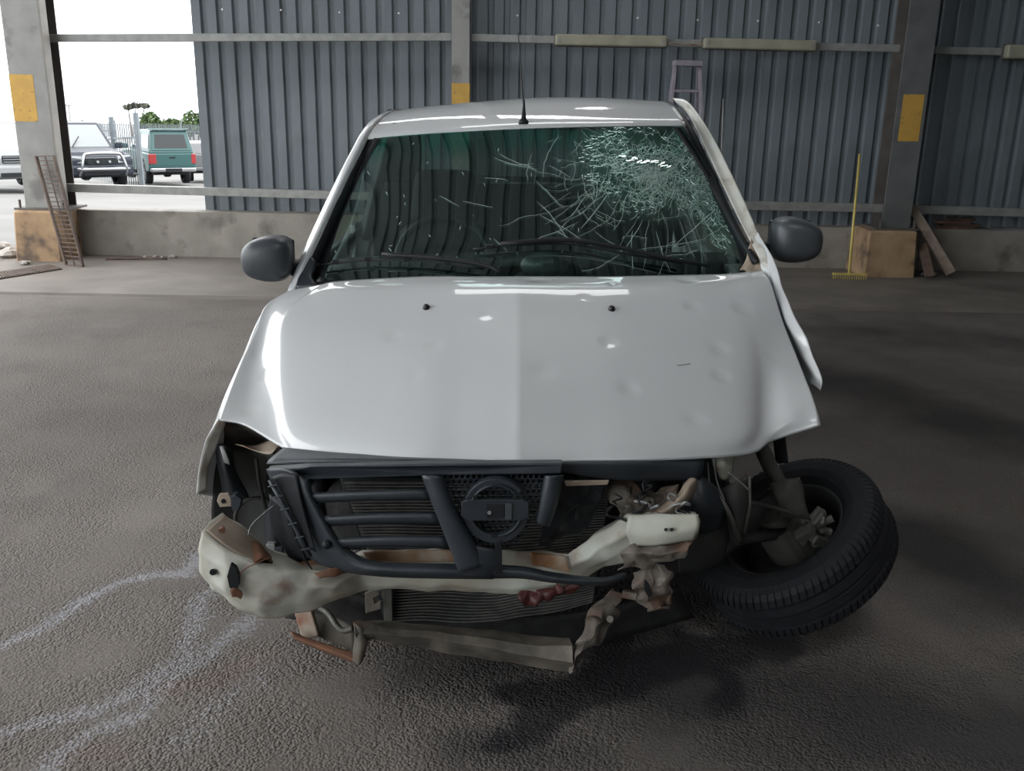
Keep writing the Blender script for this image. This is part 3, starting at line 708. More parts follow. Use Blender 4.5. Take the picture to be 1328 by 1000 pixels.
sheet('torn_cowl_corner', [[(972,310,3.22),(982,325,3.2),(992,338,3.14),(1000,352,3.10)],[(968,330,3.2),(978,340,3.17),(986,350,3.12),(994,362,3.08)],[(960,350,3.18),(970,354,3.12),(978,358,3.10),(990,366,3.06)]], M['tan'], car, nu=20, nv=12, thick=.003, jitter=.008, jscale=25)

# --- scuttle under the glass
sheet('scuttle_panel', [[(396,366,3.17),(530,372,3.04),(692,372,3.01),(842,370,3.04),(990,360,3.18)],[(396,378,3.12),(530,384,3.00),(692,384,2.98),(842,382,3.01),(990,372,3.14)]], M['plastic_dk'], car, nu=40, nv=4, thick=.01)

# --- wipers
def wiper(blade, arm, off=.02):
    pts = [on_ws(*q, off) for q in blade]; pts = [q[0] for q in pts if q]
    mb = MB(); mb.tube(crv(pts, 14), .0045, 6)
    o = mb.build('wiper_blade', M['plastic_dk'], car, smooth=True)
    pa = [on_ws(*q, off+.014)[0] if on_ws(*q, off+.014) else P(q[0], q[1], 2.99) for q in arm]
    MB().tube(crv(pa, 12), [.010-.0004*i for i in range(12)], 6).build('wiper_arm', M['plastic_dk'], o, smooth=True)
    for t in (.12, .32, .55, .8):
        q = crv(pts, 41)[int(t*40)]; MB().box(q+Vector((-.012,-.008,-.004)), q+Vector((.012,.004,.010))).build('blade_clip', M['plastic_dk'], o, bevel=.002)
wiper([(418,349),(470,343),(520,343),(570,346),(628,354)], [(500,340),(560,343),(625,352),(650,362)])
wiper([(614,329),(670,323),(740,322),(800,333),(880,346)], [(650,326),(730,320),(800,330),(860,344),(915,354)])

# --- mirror fallen on the dashboard
c = P(706, 344, 3.17)
mb = MB(); mb.lathe([(-.010,.001),(-.010,.9),(-.004,1.0),(.01,.92),(.028,.5),(.034,.001)], Matrix.Translation(c) @ Matrix.Rotation(radians(-90), 4, 'Z') @ Matrix.Rotation(radians(-20), 4, 'Y') @ Matrix.Diagonal((1, .082, .044, 1)), 32)
im = mb.build('interior_mirror', M['mirror_shell'], car, smooth=True)
MB().tube([c+Vector((-.05,0,-.02)), c+Vector((-.10,-.01,-.05)), c+Vector((-.16,-.02,-.075))], .012, 8).build('mirror_stalk', M['plastic'], im, smooth=True)

# --- door mirrors
def door_mirror(pxc, pyc, D, w_px, h_px, side):
    s = D*.985/F_PX*1.03
    c = P(pxc, pyc, D); a, b = w_px*s/2, h_px*s/2
    mb = MB(); nu_, nv_ = 28, 16; vs = []
    for j in range(nv_+1):
        v_ = -pi/2+pi*j/nv_
        for i in range(nu_):
            u_ = 2*pi*i/nu_
            # superellipsoid shell
            cv, sv, cu, su = cos(v_), sin(v_), cos(u_), sin(u_)
            e = .62
            f_ = lambda q: math.copysign(abs(q)**e, q)
            x_ = f_(cv)*f_(cu)*a; y_ = f_(cv)*f_(su)*.085; z_ = f_(sv)*b
            k_ = side*x_/a       # +1 outboard, -1 inboard
            z_ *= (1-.16*max(0, k_)) ; y_ -= 0
            z_ += .10*b*(-k_)*(1 if z_ > 0 else -.2)
            vs.append(c+Vector((x_, y_, z_)))
    mb.add(vs, [(j*nu_+i, j*nu_+(i+1) % nu_, (j+1)*nu_+(i+1) % nu_, (j+1)*nu_+i) for j in range(nv_) for i in range(nu_)])
    o = mb.build('door_mirror', M['mirror_shell'], car, smooth=True)
    mb = MB(); mb.box(c+Vector((-a*.86, .062, -b*.8)), c+Vector((a*.86, .088, b*.78))); mb.build('mirror_glass', M['far_glass'], o, bevel=.01)
    mb = MB(); q = c+Vector((-side*a*.8, .01, -b*.45))
    mb.bar(q, q+Vector((-side*.09, .05, -.01)), .05, .05); mb.build('mirror_arm', M['plastic_dk'], o, bevel=.008)
    return o
door_mirror(348, 335, 3.20, 64, 57, -1)
door_mirror(1031, 311, 3.30, 64, 56, 1)

# --- cab interior
def bx(name, a, b, mat, bevel=.02, parent=car, seg=3): return MB().box(a, b).build(name, mat, parent, bevel=bevel, seg=seg)
# dashboard
sheet('dashboard', [[(430,352,3.32),(560,346,3.22),(690,344,3.2),(820,344,3.22),(960,340,3.34)],[(440,338,3.55),(560,330,3.5),(690,329,3.5),(820,329,3.5),(940,330,3.55)],[(450,372,3.60),(560,364,3.56),(690,364,3.56),(820,364,3.56),(940,364,3.6)]], M['interior'], car, nu=30, nv=12, thick=.01)
sheet('instrument_hood', [[(505,335,3.46),(570,318,3.44),(640,335,3.46)],[(508,338,3.56),(570,322,3.56),(638,338,3.56)]], M['plastic_dk'], car, nu=16, nv=5, thick=.02)
# steering wheel: ring with spokes
cw = P(575, 340, 3.66); Mw = Matrix.Translation(cw) @ Matrix.Rotation(radians(-28), 4, 'X')
rp_ = [(Mw @ Vector((cos(2*pi*k/36)*.185, 0, sin(2*pi*k/36)*.185))) for k in range(37)]
sw = MB().tube(rp_, .014, 8, cap=False).build('steering_wheel', M['plastic'], car, smooth=True)
for a_ in (0, pi, -pi/2): MB().bar(Mw @ Vector((0,0,0)), Mw @ Vector((cos(a_)*.18, 0, sin(a_)*.18)), .03, .02, up=(0,1,0)).build('spoke', M['plastic'], sw)
MB().tube([Mw @ Vector((0,-.03,0)), Mw @ Vector((0,.02,0))], .06, 16).build('wheel_hub', M['plastic'], sw)
def cab_seat(pxc, D):
    x_ = P(pxc, 260, D).x
    s_ = bx('seat', (x_-.24, D-.50, .42), (x_+.24, D+.02, .58), M['seat'], .05)
    MB().frustum([(x_-.24,D,.55),(x_+.24,D,.55),(x_+.24,D+.12,.55),(x_-.24,D+.12,.55)], [(x_-.2,D+.10,1.05),(x_+.2,D+.10,1.05),(x_+.2,D+.20,1.05),(x_-.2,D+.20,1.05)]).build('backrest', M['seat'], s_, bevel=.05, seg=4)
    MB().frustum([(x_-.155,D+.08,1.06),(x_+.155,D+.08,1.06),(x_+.155,D+.19,1.06),(x_-.155,D+.19,1.06)], [(x_-.13,D+.10,1.29),(x_+.13,D+.10,1.29),(x_+.13,D+.18,1.29),(x_-.13,D+.18,1.29)]).build('headrest', M['seat'], s_, bevel=.05, seg=4)
cab_seat(574, 4.05); cab_seat(810, 4.05)
# rear bulkhead with window
HW = .66
for nm, a, b in (('rear_bulkhead', (XC-HW-.08, 4.62, .5), (XC+HW+.08, 4.66, 1.20)), ('rear_header', (XC-HW, 4.62, 1.47), (XC+HW, 4.66, 1.54)),
                 ('rear_pillar', (XC-HW-.04, 4.62, 1.20), (XC-.50, 4.66, 1.5)), ('rear_pillar', (XC+.50, 4.62, 1.20), (XC+HW+.04, 4.66, 1.5))):
    MB().box(a, b).build(nm, M['interior'], car, bevel=.01)
bx('rear_window', (XC-.50, 4.635, 1.20), (XC+.50, 4.64, 1.47), M['glass'], 0)
bx('parcel_rail', (XC-.55, 4.52, 1.22), (XC+.55, 4.55, 1.245), M['plastic'], .005)
bx('cab_floor', (XC-.72, 2.95, .24), (XC+.72, 4.66, .34), M['engine'], .02)
bx('firewall', (XC-.70, 2.98, .3), (XC+.70, 3.03, .93), M['engine'], .01)
bx('headliner', (XC-.52, 3.75, 1.475), (XC+.52, 4.6, 1.49), M['interior'], .0)
# doors, sills, load bed, tail
for s_ in (-1, 1):
    x0 = XC+s_*.80
    d = sheet('cab_door', [[Vector((x0-s_*.03, 3.22, .97)), Vector((x0-s_*.02, 3.7, .99)), Vector((x0-s_*.03, 4.35, 1.0))],
                       [Vector((x0+s_*.015, 3.22, .80)), Vector((x0+s_*.03, 3.7, .82)), Vector((x0+s_*.02, 4.35, .83))],
                       [Vector((x0-s_*.01, 3.24, .45)), Vector((x0, 3.7, .45)), Vector((x0, 4.35, .45))],
                       [Vector((x0-s_*.06, 3.28, .28)), Vector((x0-s_*.05, 3.7, .28)), Vector((x0-s_*.05, 4.35, .28))]], M['white_flat'], car, nu=14, nv=14, thick=.03)
    MB().bar((x0+s_*.035, 4.12, .84), (x0+s_*.035, 4.26, .84), .03, .03).build('door_handle', M['plastic'], d, bevel=.006)
    MB().bar((x0-s_*.05, 4.40, .95), (x0-s_*.19, 4.45, 1.48), .10, .04).build('rear_cab_pillar', M['interior'], car, bevel=.01)
    # cab rear corner and bed side with wheel opening
    prof = [(4.38,.28),(5.22,.28),(5.26,.42),(5.36,.56),(5.50,.64),(5.64,.64),(5.78,.56),(5.88,.42),(5.92,.28),(6.35,.34),(6.38,1.02),(4.38,1.02)]
    MB().prism([(x0-s_*.02, a, b) for a, b in prof], (s_*.03, 0, 0)).build('bed_side', M['white_flat'], car, bevel=.01)
bx('tailgate', (XC-.78, 6.34, .45), (XC+.78, 6.38, 1.02), M['white_flat'], .01)
bx('bed_floor', (XC-.78, 4.68, .50), (XC+.78, 6.34, .54), M['white_flat'], .0)
bx('rear_bumper', (XC-.80, 6.38, .36), (XC+.80, 6.48, .52), M['plastic'], .02)
bx('underbody', (XC-.45, 3.0, .20), (XC+.45, 6.2, .30), M['engine'], .02)
bx('rear_axle', (XC-.65, 5.54, .26), (XC+.65, 5.60, .32), M['engine'], .01)

# --- wheels
def tyre_mb(Mx, R=.305, W=.185, rim=.195, detail=True):
    h = W/2; mb = MB()
    prof = [(-h*.72, rim), (-h*.93, rim+.02), (-h*1.02, rim+.045), (-h*1.0, R-.035), (-h*.90, R-.016), (-h*.74, R-.007)]
    for g in (-.42, 0, .42):
        prof += [((g-.055)*h*1.0, R-.004*abs(g)-.001), ((g-.045)*h, R-.011), ((g+.045)*h, R-.011), ((g+.055)*h, R-.004*abs(g)-.001)]
    prof += [(h*.74, R-.007), (h*.90, R-.016), (h*1.0, R-.035), (h*1.02, rim+.045), (h*.93, rim+.02), (h*.72, rim)]
    mb.lathe(prof, Mx, 72)
    if detail:      # shoulder tread blocks
        N = 84
        for k in range(N):
            t0 = 2*pi*k/N; t1 = t0+2*pi/N*.72
            for s_ in (-1, 1):
                vs = []
                for rr, xx in ((R-.020, .93), (R-.0005, .50), (R-.003, .76), (R-.012, .92)):
                    pass
                prof2 = [(s_*h*.50, R-.006), (s_*h*.50, R+.002), (s_*h*.76, R-.002), (s_*h*.93, R-.013), (s_*h*.99, R-.032), (s_*h*.9, R-.035)]
                for t in (t0, t1):
                    for x_, r_ in prof2: vs.append(Mx @ Vector((x_, r_*cos(t+x_*.8), r_*sin(t+x_*.8))))
                n_ = len(prof2)
                mb.add(vs, [tuple(range(n_)), tuple(range(2*n_-1, n_-1, -1))]+[(i, n_+i, n_+(i+1) % n_, (i+1) % n_) for i in range(n_)])
    return mb
def rim_mb(Mx, rim=.195, W=.185, dish=.03):
    h = W/2; mb = MB()
    mb.lathe([(-h*.80, rim+.006), (-h*.72, rim-.008), (-h*.45, rim-.022), (h*.3, rim-.045), (h*.70, rim-.012), (h*.80, rim+.006), (h*.74, rim+.01), (h*.68, rim+.002), (h*.28, rim-.036), (-h*.45, rim-.012), (-h*.7, rim+.004)], Mx, 48, closed=True)
    # disc with holes suggested by a stepped dish
    mb.lathe([(h*.25, rim-.04), (h*.34, rim*.72), (h*.15, rim*.62), (h*.30, rim*.38), (h*.36, rim*.3), (h*.28, .03), (h*.22, .03), (h*.30, rim*.3), (h*.22, rim*.36), (h*.08, rim*.62), (h*.26, rim*.74), (h*.18, rim-.04)], Mx, 48)
    return mb
def axle_wheel(x_, y_, turn=0, name='wheel', s_=1):
    Mx = Matrix.Translation((x_, y_, .300)) @ Matrix.Rotation(turn, 4, 'Z') @ Matrix.Diagonal((s_, 1, 1, 1))
    e = tyre_mb(Mx, detail=False).build(name, M['rubber'], car, smooth=True)
    rim_mb(Mx).build('rim', M['steel_dk'], e, smooth=True)
axle_wheel(XC-.72, 5.57, s_=-1, name='rear_wheel'); axle_wheel(XC+.72, 5.57, name='rear_wheel'); axle_wheel(XC-.70, 2.83, radians(4), name='front_wheel', s_=-1)
# collapsed front wheel: lying, inner side up toward the viewer
WC = P(1026, 706, 2.70)
nrm = Vector((-.55, -.13, .82)).normalized()      # inner side faces this way
xax = -nrm; yax = xax.cross(Vector((0,0,1))).normalized(); zax = xax.cross(yax)
Mc = Matrix.Translation(WC) @ Matrix((( xax.x, yax.x, zax.x, 0), (xax.y, yax.y, zax.y, 0), (xax.z, yax.z, zax.z, 0), (0,0,0,1)))
tw = tyre_mb(Mc, R=.312, W=.195)
zmin = min(v.z for v in tw.v); dz = -zmin
tw.xf(Matrix.Translation((0, 0, dz))); Mc = Matrix.Translation((0,0,dz)) @ Mc; WC = WC+Vector((0,0,dz))
print('WHEEL dz', dz, WC)
cwheel = tw.build('collapsed_front_wheel', M['rubber'], car, smooth=False)
cwheel['label'] = 'front wheel lying on its side under the bonnet corner'
rim_mb(Mc).build('rim', M['steel_dk'], cwheel, smooth=True)
# hub / brake, strut, rods
mb = MB(); mb.lathe([(-.13,.001),(-.13,.045),(-.10,.05),(-.10,.075),(-.04,.08),(.02,.08)], Mc, 20)
hub = mb.build('brake_hub', M['alu'], car, bevel=.002)
def blobby(name, c, r, mat, parent, seed, k=7, amp=.6):
    g = random.Random(seed); mb = MB()
    for i in range(k):
        q = c+Vector((g.uniform(-1,1), g.uniform(-1,1), g.uniform(-1,1)))*r*.6; s_ = r*g.uniform(.25, .6)
        Mr = Matrix.Translation(q) @ Matrix.Rotation(g.uniform(0,3), 4, (g.random(), g.random(), g.random()))
        mb.box((-s_,-s_*.6,-s_*.5), (s_,s_*.6,s_*.5), Mr)
    return mb.build(name, mat, parent, bevel=.006)
blobby('caliper', P(1056,682,2.60), .055, M['alu'], hub, 5, 9)
for a_ in ((1068,664),(1080,672),(1040,706),(1058,708),(1078,690)):
    q = P(a_[0], a_[1], 2.59); d_ = (q-P(1052,684,2.60)).normalized(); MB().tube([q-d_*.05, q], .012, 8).build('stud', M['alu'], hub)
st = [P(983,570,2.74), P(996,600,2.70), P(1012,632,2.66), P(1022,652,2.64)]
strut = MB().tube(st, [.024,.024,.026,.026], 16).build('suspension_strut', M['alu'], car, smooth=True)
MB().tube([st[2]+(st[3]-st[2])*-.2, st[3]+(st[3]-st[2])*.5], .038, 16).build('strut_sleeve', M['alu'], strut, smooth=False)
sheet('knuckle', [[(1000,628,2.62),(1018,622,2.61),(1034,620,2.62)],[(1006,648,2.60),(1022,640,2.58),(1040,645,2.60)],[(1014,662,2.62),(1030,668,2.59),(1048,675,2.60)]], M['alu'], strut, nu=10, nv=10, thick=.03, jitter=.01, jscale=20)
MB().tube([P(972,651,2.55), P(1040,667,2.58)], .006, 8).build('track_rod', M['alu'], car)
MB().tube([P(905,735,2.60), P(960,700,2.62), P(1025,690,2.64)], .018, 10).build('control_arm', M['engine'], car, smooth=True)
MB().tube([P(1010,560,2.85), P(1014,600,2.80)], .02, 8).build('spring_rubber', M['plastic_dk'], strut)
# --- wings
sheet('left_wing', [[(284,543,2.50),(300,505,2.64),(320,455,2.80),(345,400,3.0),(372,382,3.14)],
                    [(276,556,2.50),(290,518,2.64),(312,470,2.80),(338,412,3.0),(368,388,3.16)],
                    [(266,574,2.50),(284,560,2.66),(306,510,2.82),(334,450,3.0),(362,425,3.2)],
                    [(258,612,2.50),(286,610,2.68),(314,560,2.84),(338,540,3.0),(362,500,3.22)],
                    [(255,641,2.50),(286,640,2.70),(318,600,2.86),(340,560,3.0),(362,530,3.22)]], M['white_flat'], car, nu=40, nv=24, thick=.003)
sheet('wing_return', [[(284,543,2.50),(276,556,2.50),(267,574,2.50),(259,612,2.50),(255,641,2.50)],
                      [(293,548,2.51),(289,560,2.52),(284,576,2.53),(270,606,2.52),(268,634,2.52)]], M['white_dirty'], car, nu=30, nv=5, thick=.003)
# crumpled right wing
sheet('crumpled_right_wing', [
 [(983,300,3.24),(998,330,3.14),(1010,362,3.02),(1030,408,2.86),(1048,448,2.74),(1064,486,2.62),(1063,508,2.60)],
 [(978,312,3.22),(992,340,3.13),(1003,372,3.01),(1020,415,2.86),(1036,455,2.76),(1052,480,2.66),(1056,502,2.62)],
 [(986,344,3.14),(1000,372,3.04),(1012,398,2.95),(1022,425,2.86),(1034,462,2.78),(1046,486,2.70),(1050,500,2.64)],
 [(984,360,3.12),(994,385,3.06),(1004,410,2.98),(1014,440,2.90),(1026,470,2.82),(1036,500,2.76),(1046,520,2.70)]], M['white_flat'], car, nu=60, nv=20, thick=.003, jitter=.010, jscale=9)
sheet('wing_lower', [
 [(1050,500,2.70),(1040,470,2.84),(1028,440,2.96),(1012,400,3.12),(1000,370,3.25)],
 [(1046,520,2.72),(1038,500,2.86),(1028,480,2.98),(1012,450,3.14),(1000,420,3.27)],
 [(1038,560,2.76),(1030,540,2.90),(1020,520,3.02),(1006,490,3.16),(998,460,3.3)]], M['white_dirty'], car, nu=20, nv=10, thick=.003, jitter=.008)

# --- headlamp recess, inner wings, liner (left)
sheet('inner_wing', [[(290,549,2.56),(318,553,2.56),(345,566,2.54),(366,584,2.50)],[(291,568,2.68),(320,566,2.68),(345,572,2.66),(364,586,2.60)],[(288,584,2.70),(318,590,2.70),(345,590,2.66),(362,594,2.60)]], M['torn'], car, nu=20, nv=10, thick=.003)
sheet('headlamp_shelf', [[(304,576,2.56),(330,578,2.54),(356,570,2.52),(366,578,2.50)],[(314,578,2.50),(335,586,2.48),(350,589,2.46),(358,582,2.46)]], M['tan'], car, nu=20, nv=6, thick=.003)
sheet('wheel_arch_liner', [[(286,576,2.62),(320,582,2.60),(360,590,2.56),(400,600,2.55)],[(278,620,2.60),(320,630,2.64),(365,640,2.60),(400,640,2.58)],[(276,680,2.60),(320,690,2.64),(370,700,2.60),(410,700,2.58)],[(290,740,2.58),(330,760,2.62),(380,760,2.6),(420,760,2.58)]], M['liner'], car, nu=30, nv=24, thick=.004, jitter=.006)
# embossed ring on liner
rr = [P(333+28*cos(t), 672+22*sin(t)*1.2, 2.55) for t in [radians(120+k*12) for k in range(20)]]
MB().tube(rr, .006, 6).build('liner_rib', M['liner'], car, smooth=True)
MB().tube([P(332,595,2.56),P(336,625,2.55),P(345,660,2.52)], .006, 6).build('liner_rib', M['liner'], car, smooth=True)
# black bracket edge hanging from the wing
sheet('wing_bracket', [[(279,576,2.53),(290,577,2.52),(300,580,2.53)],[(282,600,2.53),(292,604,2.50),(306,612,2.54)],[(288,632,2.53),(300,636,2.50),(322,642,2.52)],[(286,646,2.52),(300,648,2.5),(318,645,2.52)]], M['plastic_dk'], car, nu=12, nv=14, thick=.004)
sheet('silver_tab', [[(285,579,2.49),(289,578,2.49)],[(289,594,2.48),(297,596,2.48)],[(291,600,2.48),(298,603,2.48)]], M['scrap'], car, nu=4, nv=5, thick=.002)
lug = plate('mounting_lug', [(284,641),(296,640),(300,648),(300,657),(285,658),(281,650)], 2.44, .01, M['tan'], car)
MB().tube([P(290,650,2.437), P(290,650,2.455)], .007, 10).build('hole', M['plastic_dk'], lug)
plate('clip_block', [(298,644),(305,642),(313,648),(311,658),(303,665),(299,655)], 2.44, .03, M['plastic'], car)

# --- engine bay mass so nothing shows through
bx('engine_block', (XC-.42, 2.50, .34), (XC+.40, 2.92, .70), M['engine'], .04)
bx('battery_tray', (XC+.38, 2.55, .40), (XC+.60, 2.9, .62), M['engine'], .03)
bx('gearbox', (XC-.60, 2.55, .25), (XC-.2, 2.9, .46), M['engine'], .05)
bx('chassis_rail', (XC-.50, 2.52, .36), (XC-.42, 3.0, .46), M['muddy'], .01)
bx('chassis_rail', (XC+.40, 2.45, .36), (XC+.48, 3.0, .48), M['muddy'], .01)

# --- radiator: tanks and wavy fins
rad = MB(); q = [P(446,622,2.42), P(792,622,2.42), P(772,806,2.36), P(506,808,2.33)]
radiator = MB().prism([P(440,620,2.45),P(800,620,2.45),P(775,770,2.38),(P(700,801,2.37)),P(500,811,2.36)], (0,.03,0)).build('radiator', M['plastic_dk'], car, bevel=.004)
fm = MB(); NF = 46
for k in range(NF):
    t = k/(NF-1); pts = []
    for i in range(25):
        s_ = i/24
        xl_ = 446+(506-446)*t; xr_ = 792+(768-792)*t
        px_ = xl_+(xr_-xl_)*s_; py_ = 626+178*t - 26*max(0, s_-.55)*t*2 + 1.6*sin(s_*14+t*9)*t
        pts.append(P(px_, py_, 2.435-.075*t + .006*sin(s_*9+t*5)))
    for i in range(24):
        fm.bar(pts[i], pts[i+1], .012, .0035)
tag(fm.build('radiator_fins', M['fins'], radiator), kind='stuff')
plate('radiator_side_tank', [(496,756),(508,755),(509,808),(498,808)], 2.325, .04, M['alu'], car)
plate('radiator_bracket', [(473,770),(492,762),(492,772),(484,776),(486,783),(494,780),(494,790),(474,796)], 2.31, .01, M['muddy'], car)

# --- bumper beam
sheet('bumper_beam', [
 [(287,665,2.20),(316,684,2.20),(348,712,2.22),(392,726,2.26),(430,730,2.27),(470,716,2.29),(530,716,2.29),(590,717,2.29),(650,718,2.29),(700,717,2.29),(740,722,2.28),(775,690,2.27),(818,664,2.24),(862,662,2.22),(900,664,2.22)],
 [(262,689,2.105),(294,715,2.08),(338,733,2.085),(388,743,2.12),(430,746,2.15),(468,720,2.22),(530,714,2.235),(590,713,2.235),(650,714,2.235),(700,714,2.235),(736,720,2.22),(772,694,2.20),(812,669,2.17),(860,670,2.15),(907,671,2.14)],
 [(258,714,2.085),(294,738,2.055),(340,752,2.065),(391,760,2.10),(432,762,2.13),(470,742,2.19),(530,738,2.205),(590,738,2.205),(650,738,2.205),(700,738,2.205),(742,735,2.20),(780,712,2.18),(818,690,2.14),(862,690,2.12),(906,688,2.11)],
 [(261,742,2.09),(296,768,2.06),(339,790,2.07),(396,782,2.12),(436,772,2.15),(475,760,2.20),(530,758,2.21),(590,760,2.21),(650,762,2.21),(700,763,2.215),(744,752,2.21),(782,728,2.20),(815,712,2.17),(860,712,2.15),(899,705,2.15)],
 [(275,764,2.13),(299,781,2.10),(341,804,2.11),(400,790,2.15),(440,776,2.18),(476,764,2.22),(530,764,2.23),(590,767,2.23),(650,769,2.23),(700,769,2.235),(746,756,2.23),(784,734,2.22),(815,730,2.20),(858,728,2.18),(886,724,2.18)]],
 M['beam'], car, nu=113, nv=29, thick=.003, jitter=.007, jscale=20, fn=lin)
sheet('beam_end_plate', [[(290,669,2.185),(316,687,2.18),(343,710,2.195)],[(276,680,2.135),(304,701,2.12),(339,722,2.13)],[(268,688,2.108),(297,711,2.085),(334,729,2.095)]], M['tan'], car, nu=20, nv=10, thick=.003, jitter=.003)
MB().tube([P(288,689,2.12), P(288,686,2.135)], .008, 10).build('rusty_bolt', M['rust'], car)
plate('beam_opening', [(299,731),(306,736),(310,746),(310,758),(304,767),(297,762),(294,748)], 2.042, .012, M['plastic_dk'], car)
MB().tube([P(276,742,2.06), P(276,742,2.09)], .008, 12).build('beam_hole', M['plastic_dk'], car)
sheet('rust_scar', [[(298,764,2.04),(305,763,2.04),(312,768,2.045)],[(302,773,2.045),(308,775,2.045),(314,777,2.05)]], M['rust'], car, nu=8, nv=5, thick=.004, jitter=.006, jscale=60)
sheet('inner_beam_flange', [[(316,708,2.15),(332,702,2.17),(350,720,2.18)],[(330,730,2.085),(342,724,2.10),(354,730,2.12)]], M['rust'], car, nu=10, nv=8, thick=.003)
sheet('rear_beam_flange', [[(345,718,2.25),(380,727,2.26),(404,738,2.26)],[(352,742,2.17),(380,744,2.17),(414,750,2.19)]], M['beam_clean'], car, nu=12, nv=6, thick=.003)
sheet('rust_patch', [[(408,744,2.118),(430,737,2.125),(452,734,2.15),(460,738,2.17)],[(414,750,2.105),(432,748,2.118),(450,742,2.15),(459,741,2.17)]], M['rust'], car, nu=14, nv=6, thick=.004, jitter=.002, jscale=60)
M['rust_thin'] = pm('thin_surface_rust', (.40,.30,.20), (.26,.12,.05), scale=10, rough=.75, c3=(.45,.40,.33), s3=9, t3=(.5,.62))
sheet('rust_patch', [[(470,716,2.205),(530,714,2.222),(594,714,2.222)],[(478,728,2.188),(530,729,2.200),(594,729,2.200)]], M['rust_thin'], car, nu=24, nv=6, thick=.002, jitter=.003, jscale=20)
sheet('rust_patch', [[(688,716,2.222),(712,718,2.215),(734,722,2.205)],[(690,732,2.198),(714,738,2.192),(740,744,2.188)]], M['rust_thin'], car, nu=14, nv=6, thick=.002, jitter=.003, jscale=30)
# right end: cream upper cap and crumpled bracket below
sheet('beam_right_cap', [[(815,668,2.13),(860,666,2.11),(906,668,2.10)],[(812,690,2.12),(858,692,2.09),(905,684,2.08)],[(818,708,2.12),(858,706,2.09),(900,700,2.09)]], M['beam_clean'], car, nu=20, nv=10, thick=.003, jitter=.003, jscale=20)
for px_ in (863.5, 871): MB().tube([P(px_,687,2.078), P(px_,687,2.10)], .0045, 8).build('bolt_hole', M['plastic_dk'], car)
sheet('crumpled_flange', [[(812,705,2.12),(855,706,2.10),(900,702,2.09)],[(810,722,2.10),(850,718,2.085),(890,716,2.09)],[(808,738,2.13),(845,733,2.11),(872,728,2.11)]], M['torn'], car, nu=25, nv=11, thick=.003, jitter=.016, jscale=28, fn=lin, smooth=False)
sheet('crushed_bracket', [[(818,740,2.14),(842,734,2.12),(866,730,2.12)],[(824,762,2.12),(846,764,2.09),(872,752,2.11)],[(828,782,2.14),(848,790,2.10),(870,778,2.13)]], M['torn'], car, nu=21, nv=17, thick=.003, jitter=.020, jscale=30, fn=lin, smooth=False)
plate('bracket_slot', [(836,752),(842,758),(846,772),(841,776),(835,764)], 2.085, .008, M['plastic_dk'], car)
MB().tube([P(840,792,2.11), P(856,788,2.10), P(868,788,2.11)], .004, 6).build('bracket_hook', M['torn'], car)

# --- lower cross member
sheet('lower_cross_member', [
 [(468,806,2.20),(500,806,2.21),(560,812,2.22),(640,818,2.22),(700,826,2.21),(738,828,2.18)],
 [(460,806,2.12),(490,813,2.14),(560,820,2.15),(640,830,2.15),(700,838,2.14),(742,838,2.12)],
 [(461,822,2.10),(492,822,2.12),(560,828,2.13),(640,842,2.13),(700,852,2.12),(744,860,2.10)],
 [(466,838,2.12),(482,829,2.14),(560,842,2.16),(640,856,2.16),(700,866,2.15),(745,871,2.13)]], M['muddy'], car, nu=49, nv=13, thick=.003, jitter=.005, jscale=16, fn=lin, smooth=False)
sheet('bent_end_tab', [[(459,806,2.12),(467,812,2.11),(478,828,2.13)],[(460,834,2.11),(468,836,2.10),(477,834,2.12)],[(458,858,2.12),(466,862,2.11),(472,850,2.13)]], M['muddy'], car, nu=12, nv=14, thick=.003, jitter=.006, jscale=30)
sheet('torn_upright', [
 [(742,872,2.12),(746,840,2.14),(760,805,2.18),(778,778,2.22),(792,765,2.25)],
 [(748,866,2.10),(758,838,2.10),(772,812,2.13),(786,792,2.16),(800,778,2.2)],
 [(750,858,2.14),(768,842,2.13),(784,825,2.14),(796,808,2.16),(806,788,2.2)]], M['torn'], car, nu=33, nv=13, thick=.003, jitter=.022, jscale=24, fn=lin, smooth=False)
MB().tube([P(791,803,2.135), P(794,803,2.17)], .009, 14).build('bush', M['torn'], car)
plate('upright_tab', [(784,775),(792,766),(808,770),(806,780),(794,792),(785,784)], 2.19, .006, M['torn'], car)
MB().tube([P(808,770,2.2), P(832,775,2.18), P(850,760,2.17)], .012, 8).build('torn_rod', M['torn'], car)
# left: subframe arm, brown bottom bar
MB().bar(P(392,785,2.32), P(404,828,2.28), .05, .02, up=(0,1,0)).build('subframe_arm', M['tan'], car, bevel=.004)
sheet('brown_bottom_bar', [[(376,818,2.26),(405,830,2.24),(465,848,2.21)],[(380,826,2.24),(410,838,2.22),(464,858,2.19)],[(384,830,2.26),(410,841,2.24),(464,861,2.21)]], M['rust'], car, nu=20, nv=8, thick=.003)
sheet('subframe_plate', [[(400,795,2.36),(430,800,2.34),(458,812,2.30)],[(402,822,2.30),(430,832,2.28),(462,846,2.25)]], M['muddy'], car, nu=12, nv=8, thick=.003, jitter=.004)
MB().tube(crv([P(405,783,2.33),P(425,795,2.30),P(437,812,2.27),P(446,818,2.26),P(458,815,2.26)], 20), .009, 8).build('coolant_pipe', M['alu'], car, smooth=True)
sheet('undertray', [[(395,770,2.42),(450,772,2.42),(520,780,2.42),(640,800,2.42),(780,790,2.42),(880,760,2.46)],[(370,800,2.50),(450,812,2.46),(520,830,2.46),(640,840,2.46),(780,830,2.46),(900,800,2.5)]], M['engine'], car, nu=30, nv=6, thick=.01)

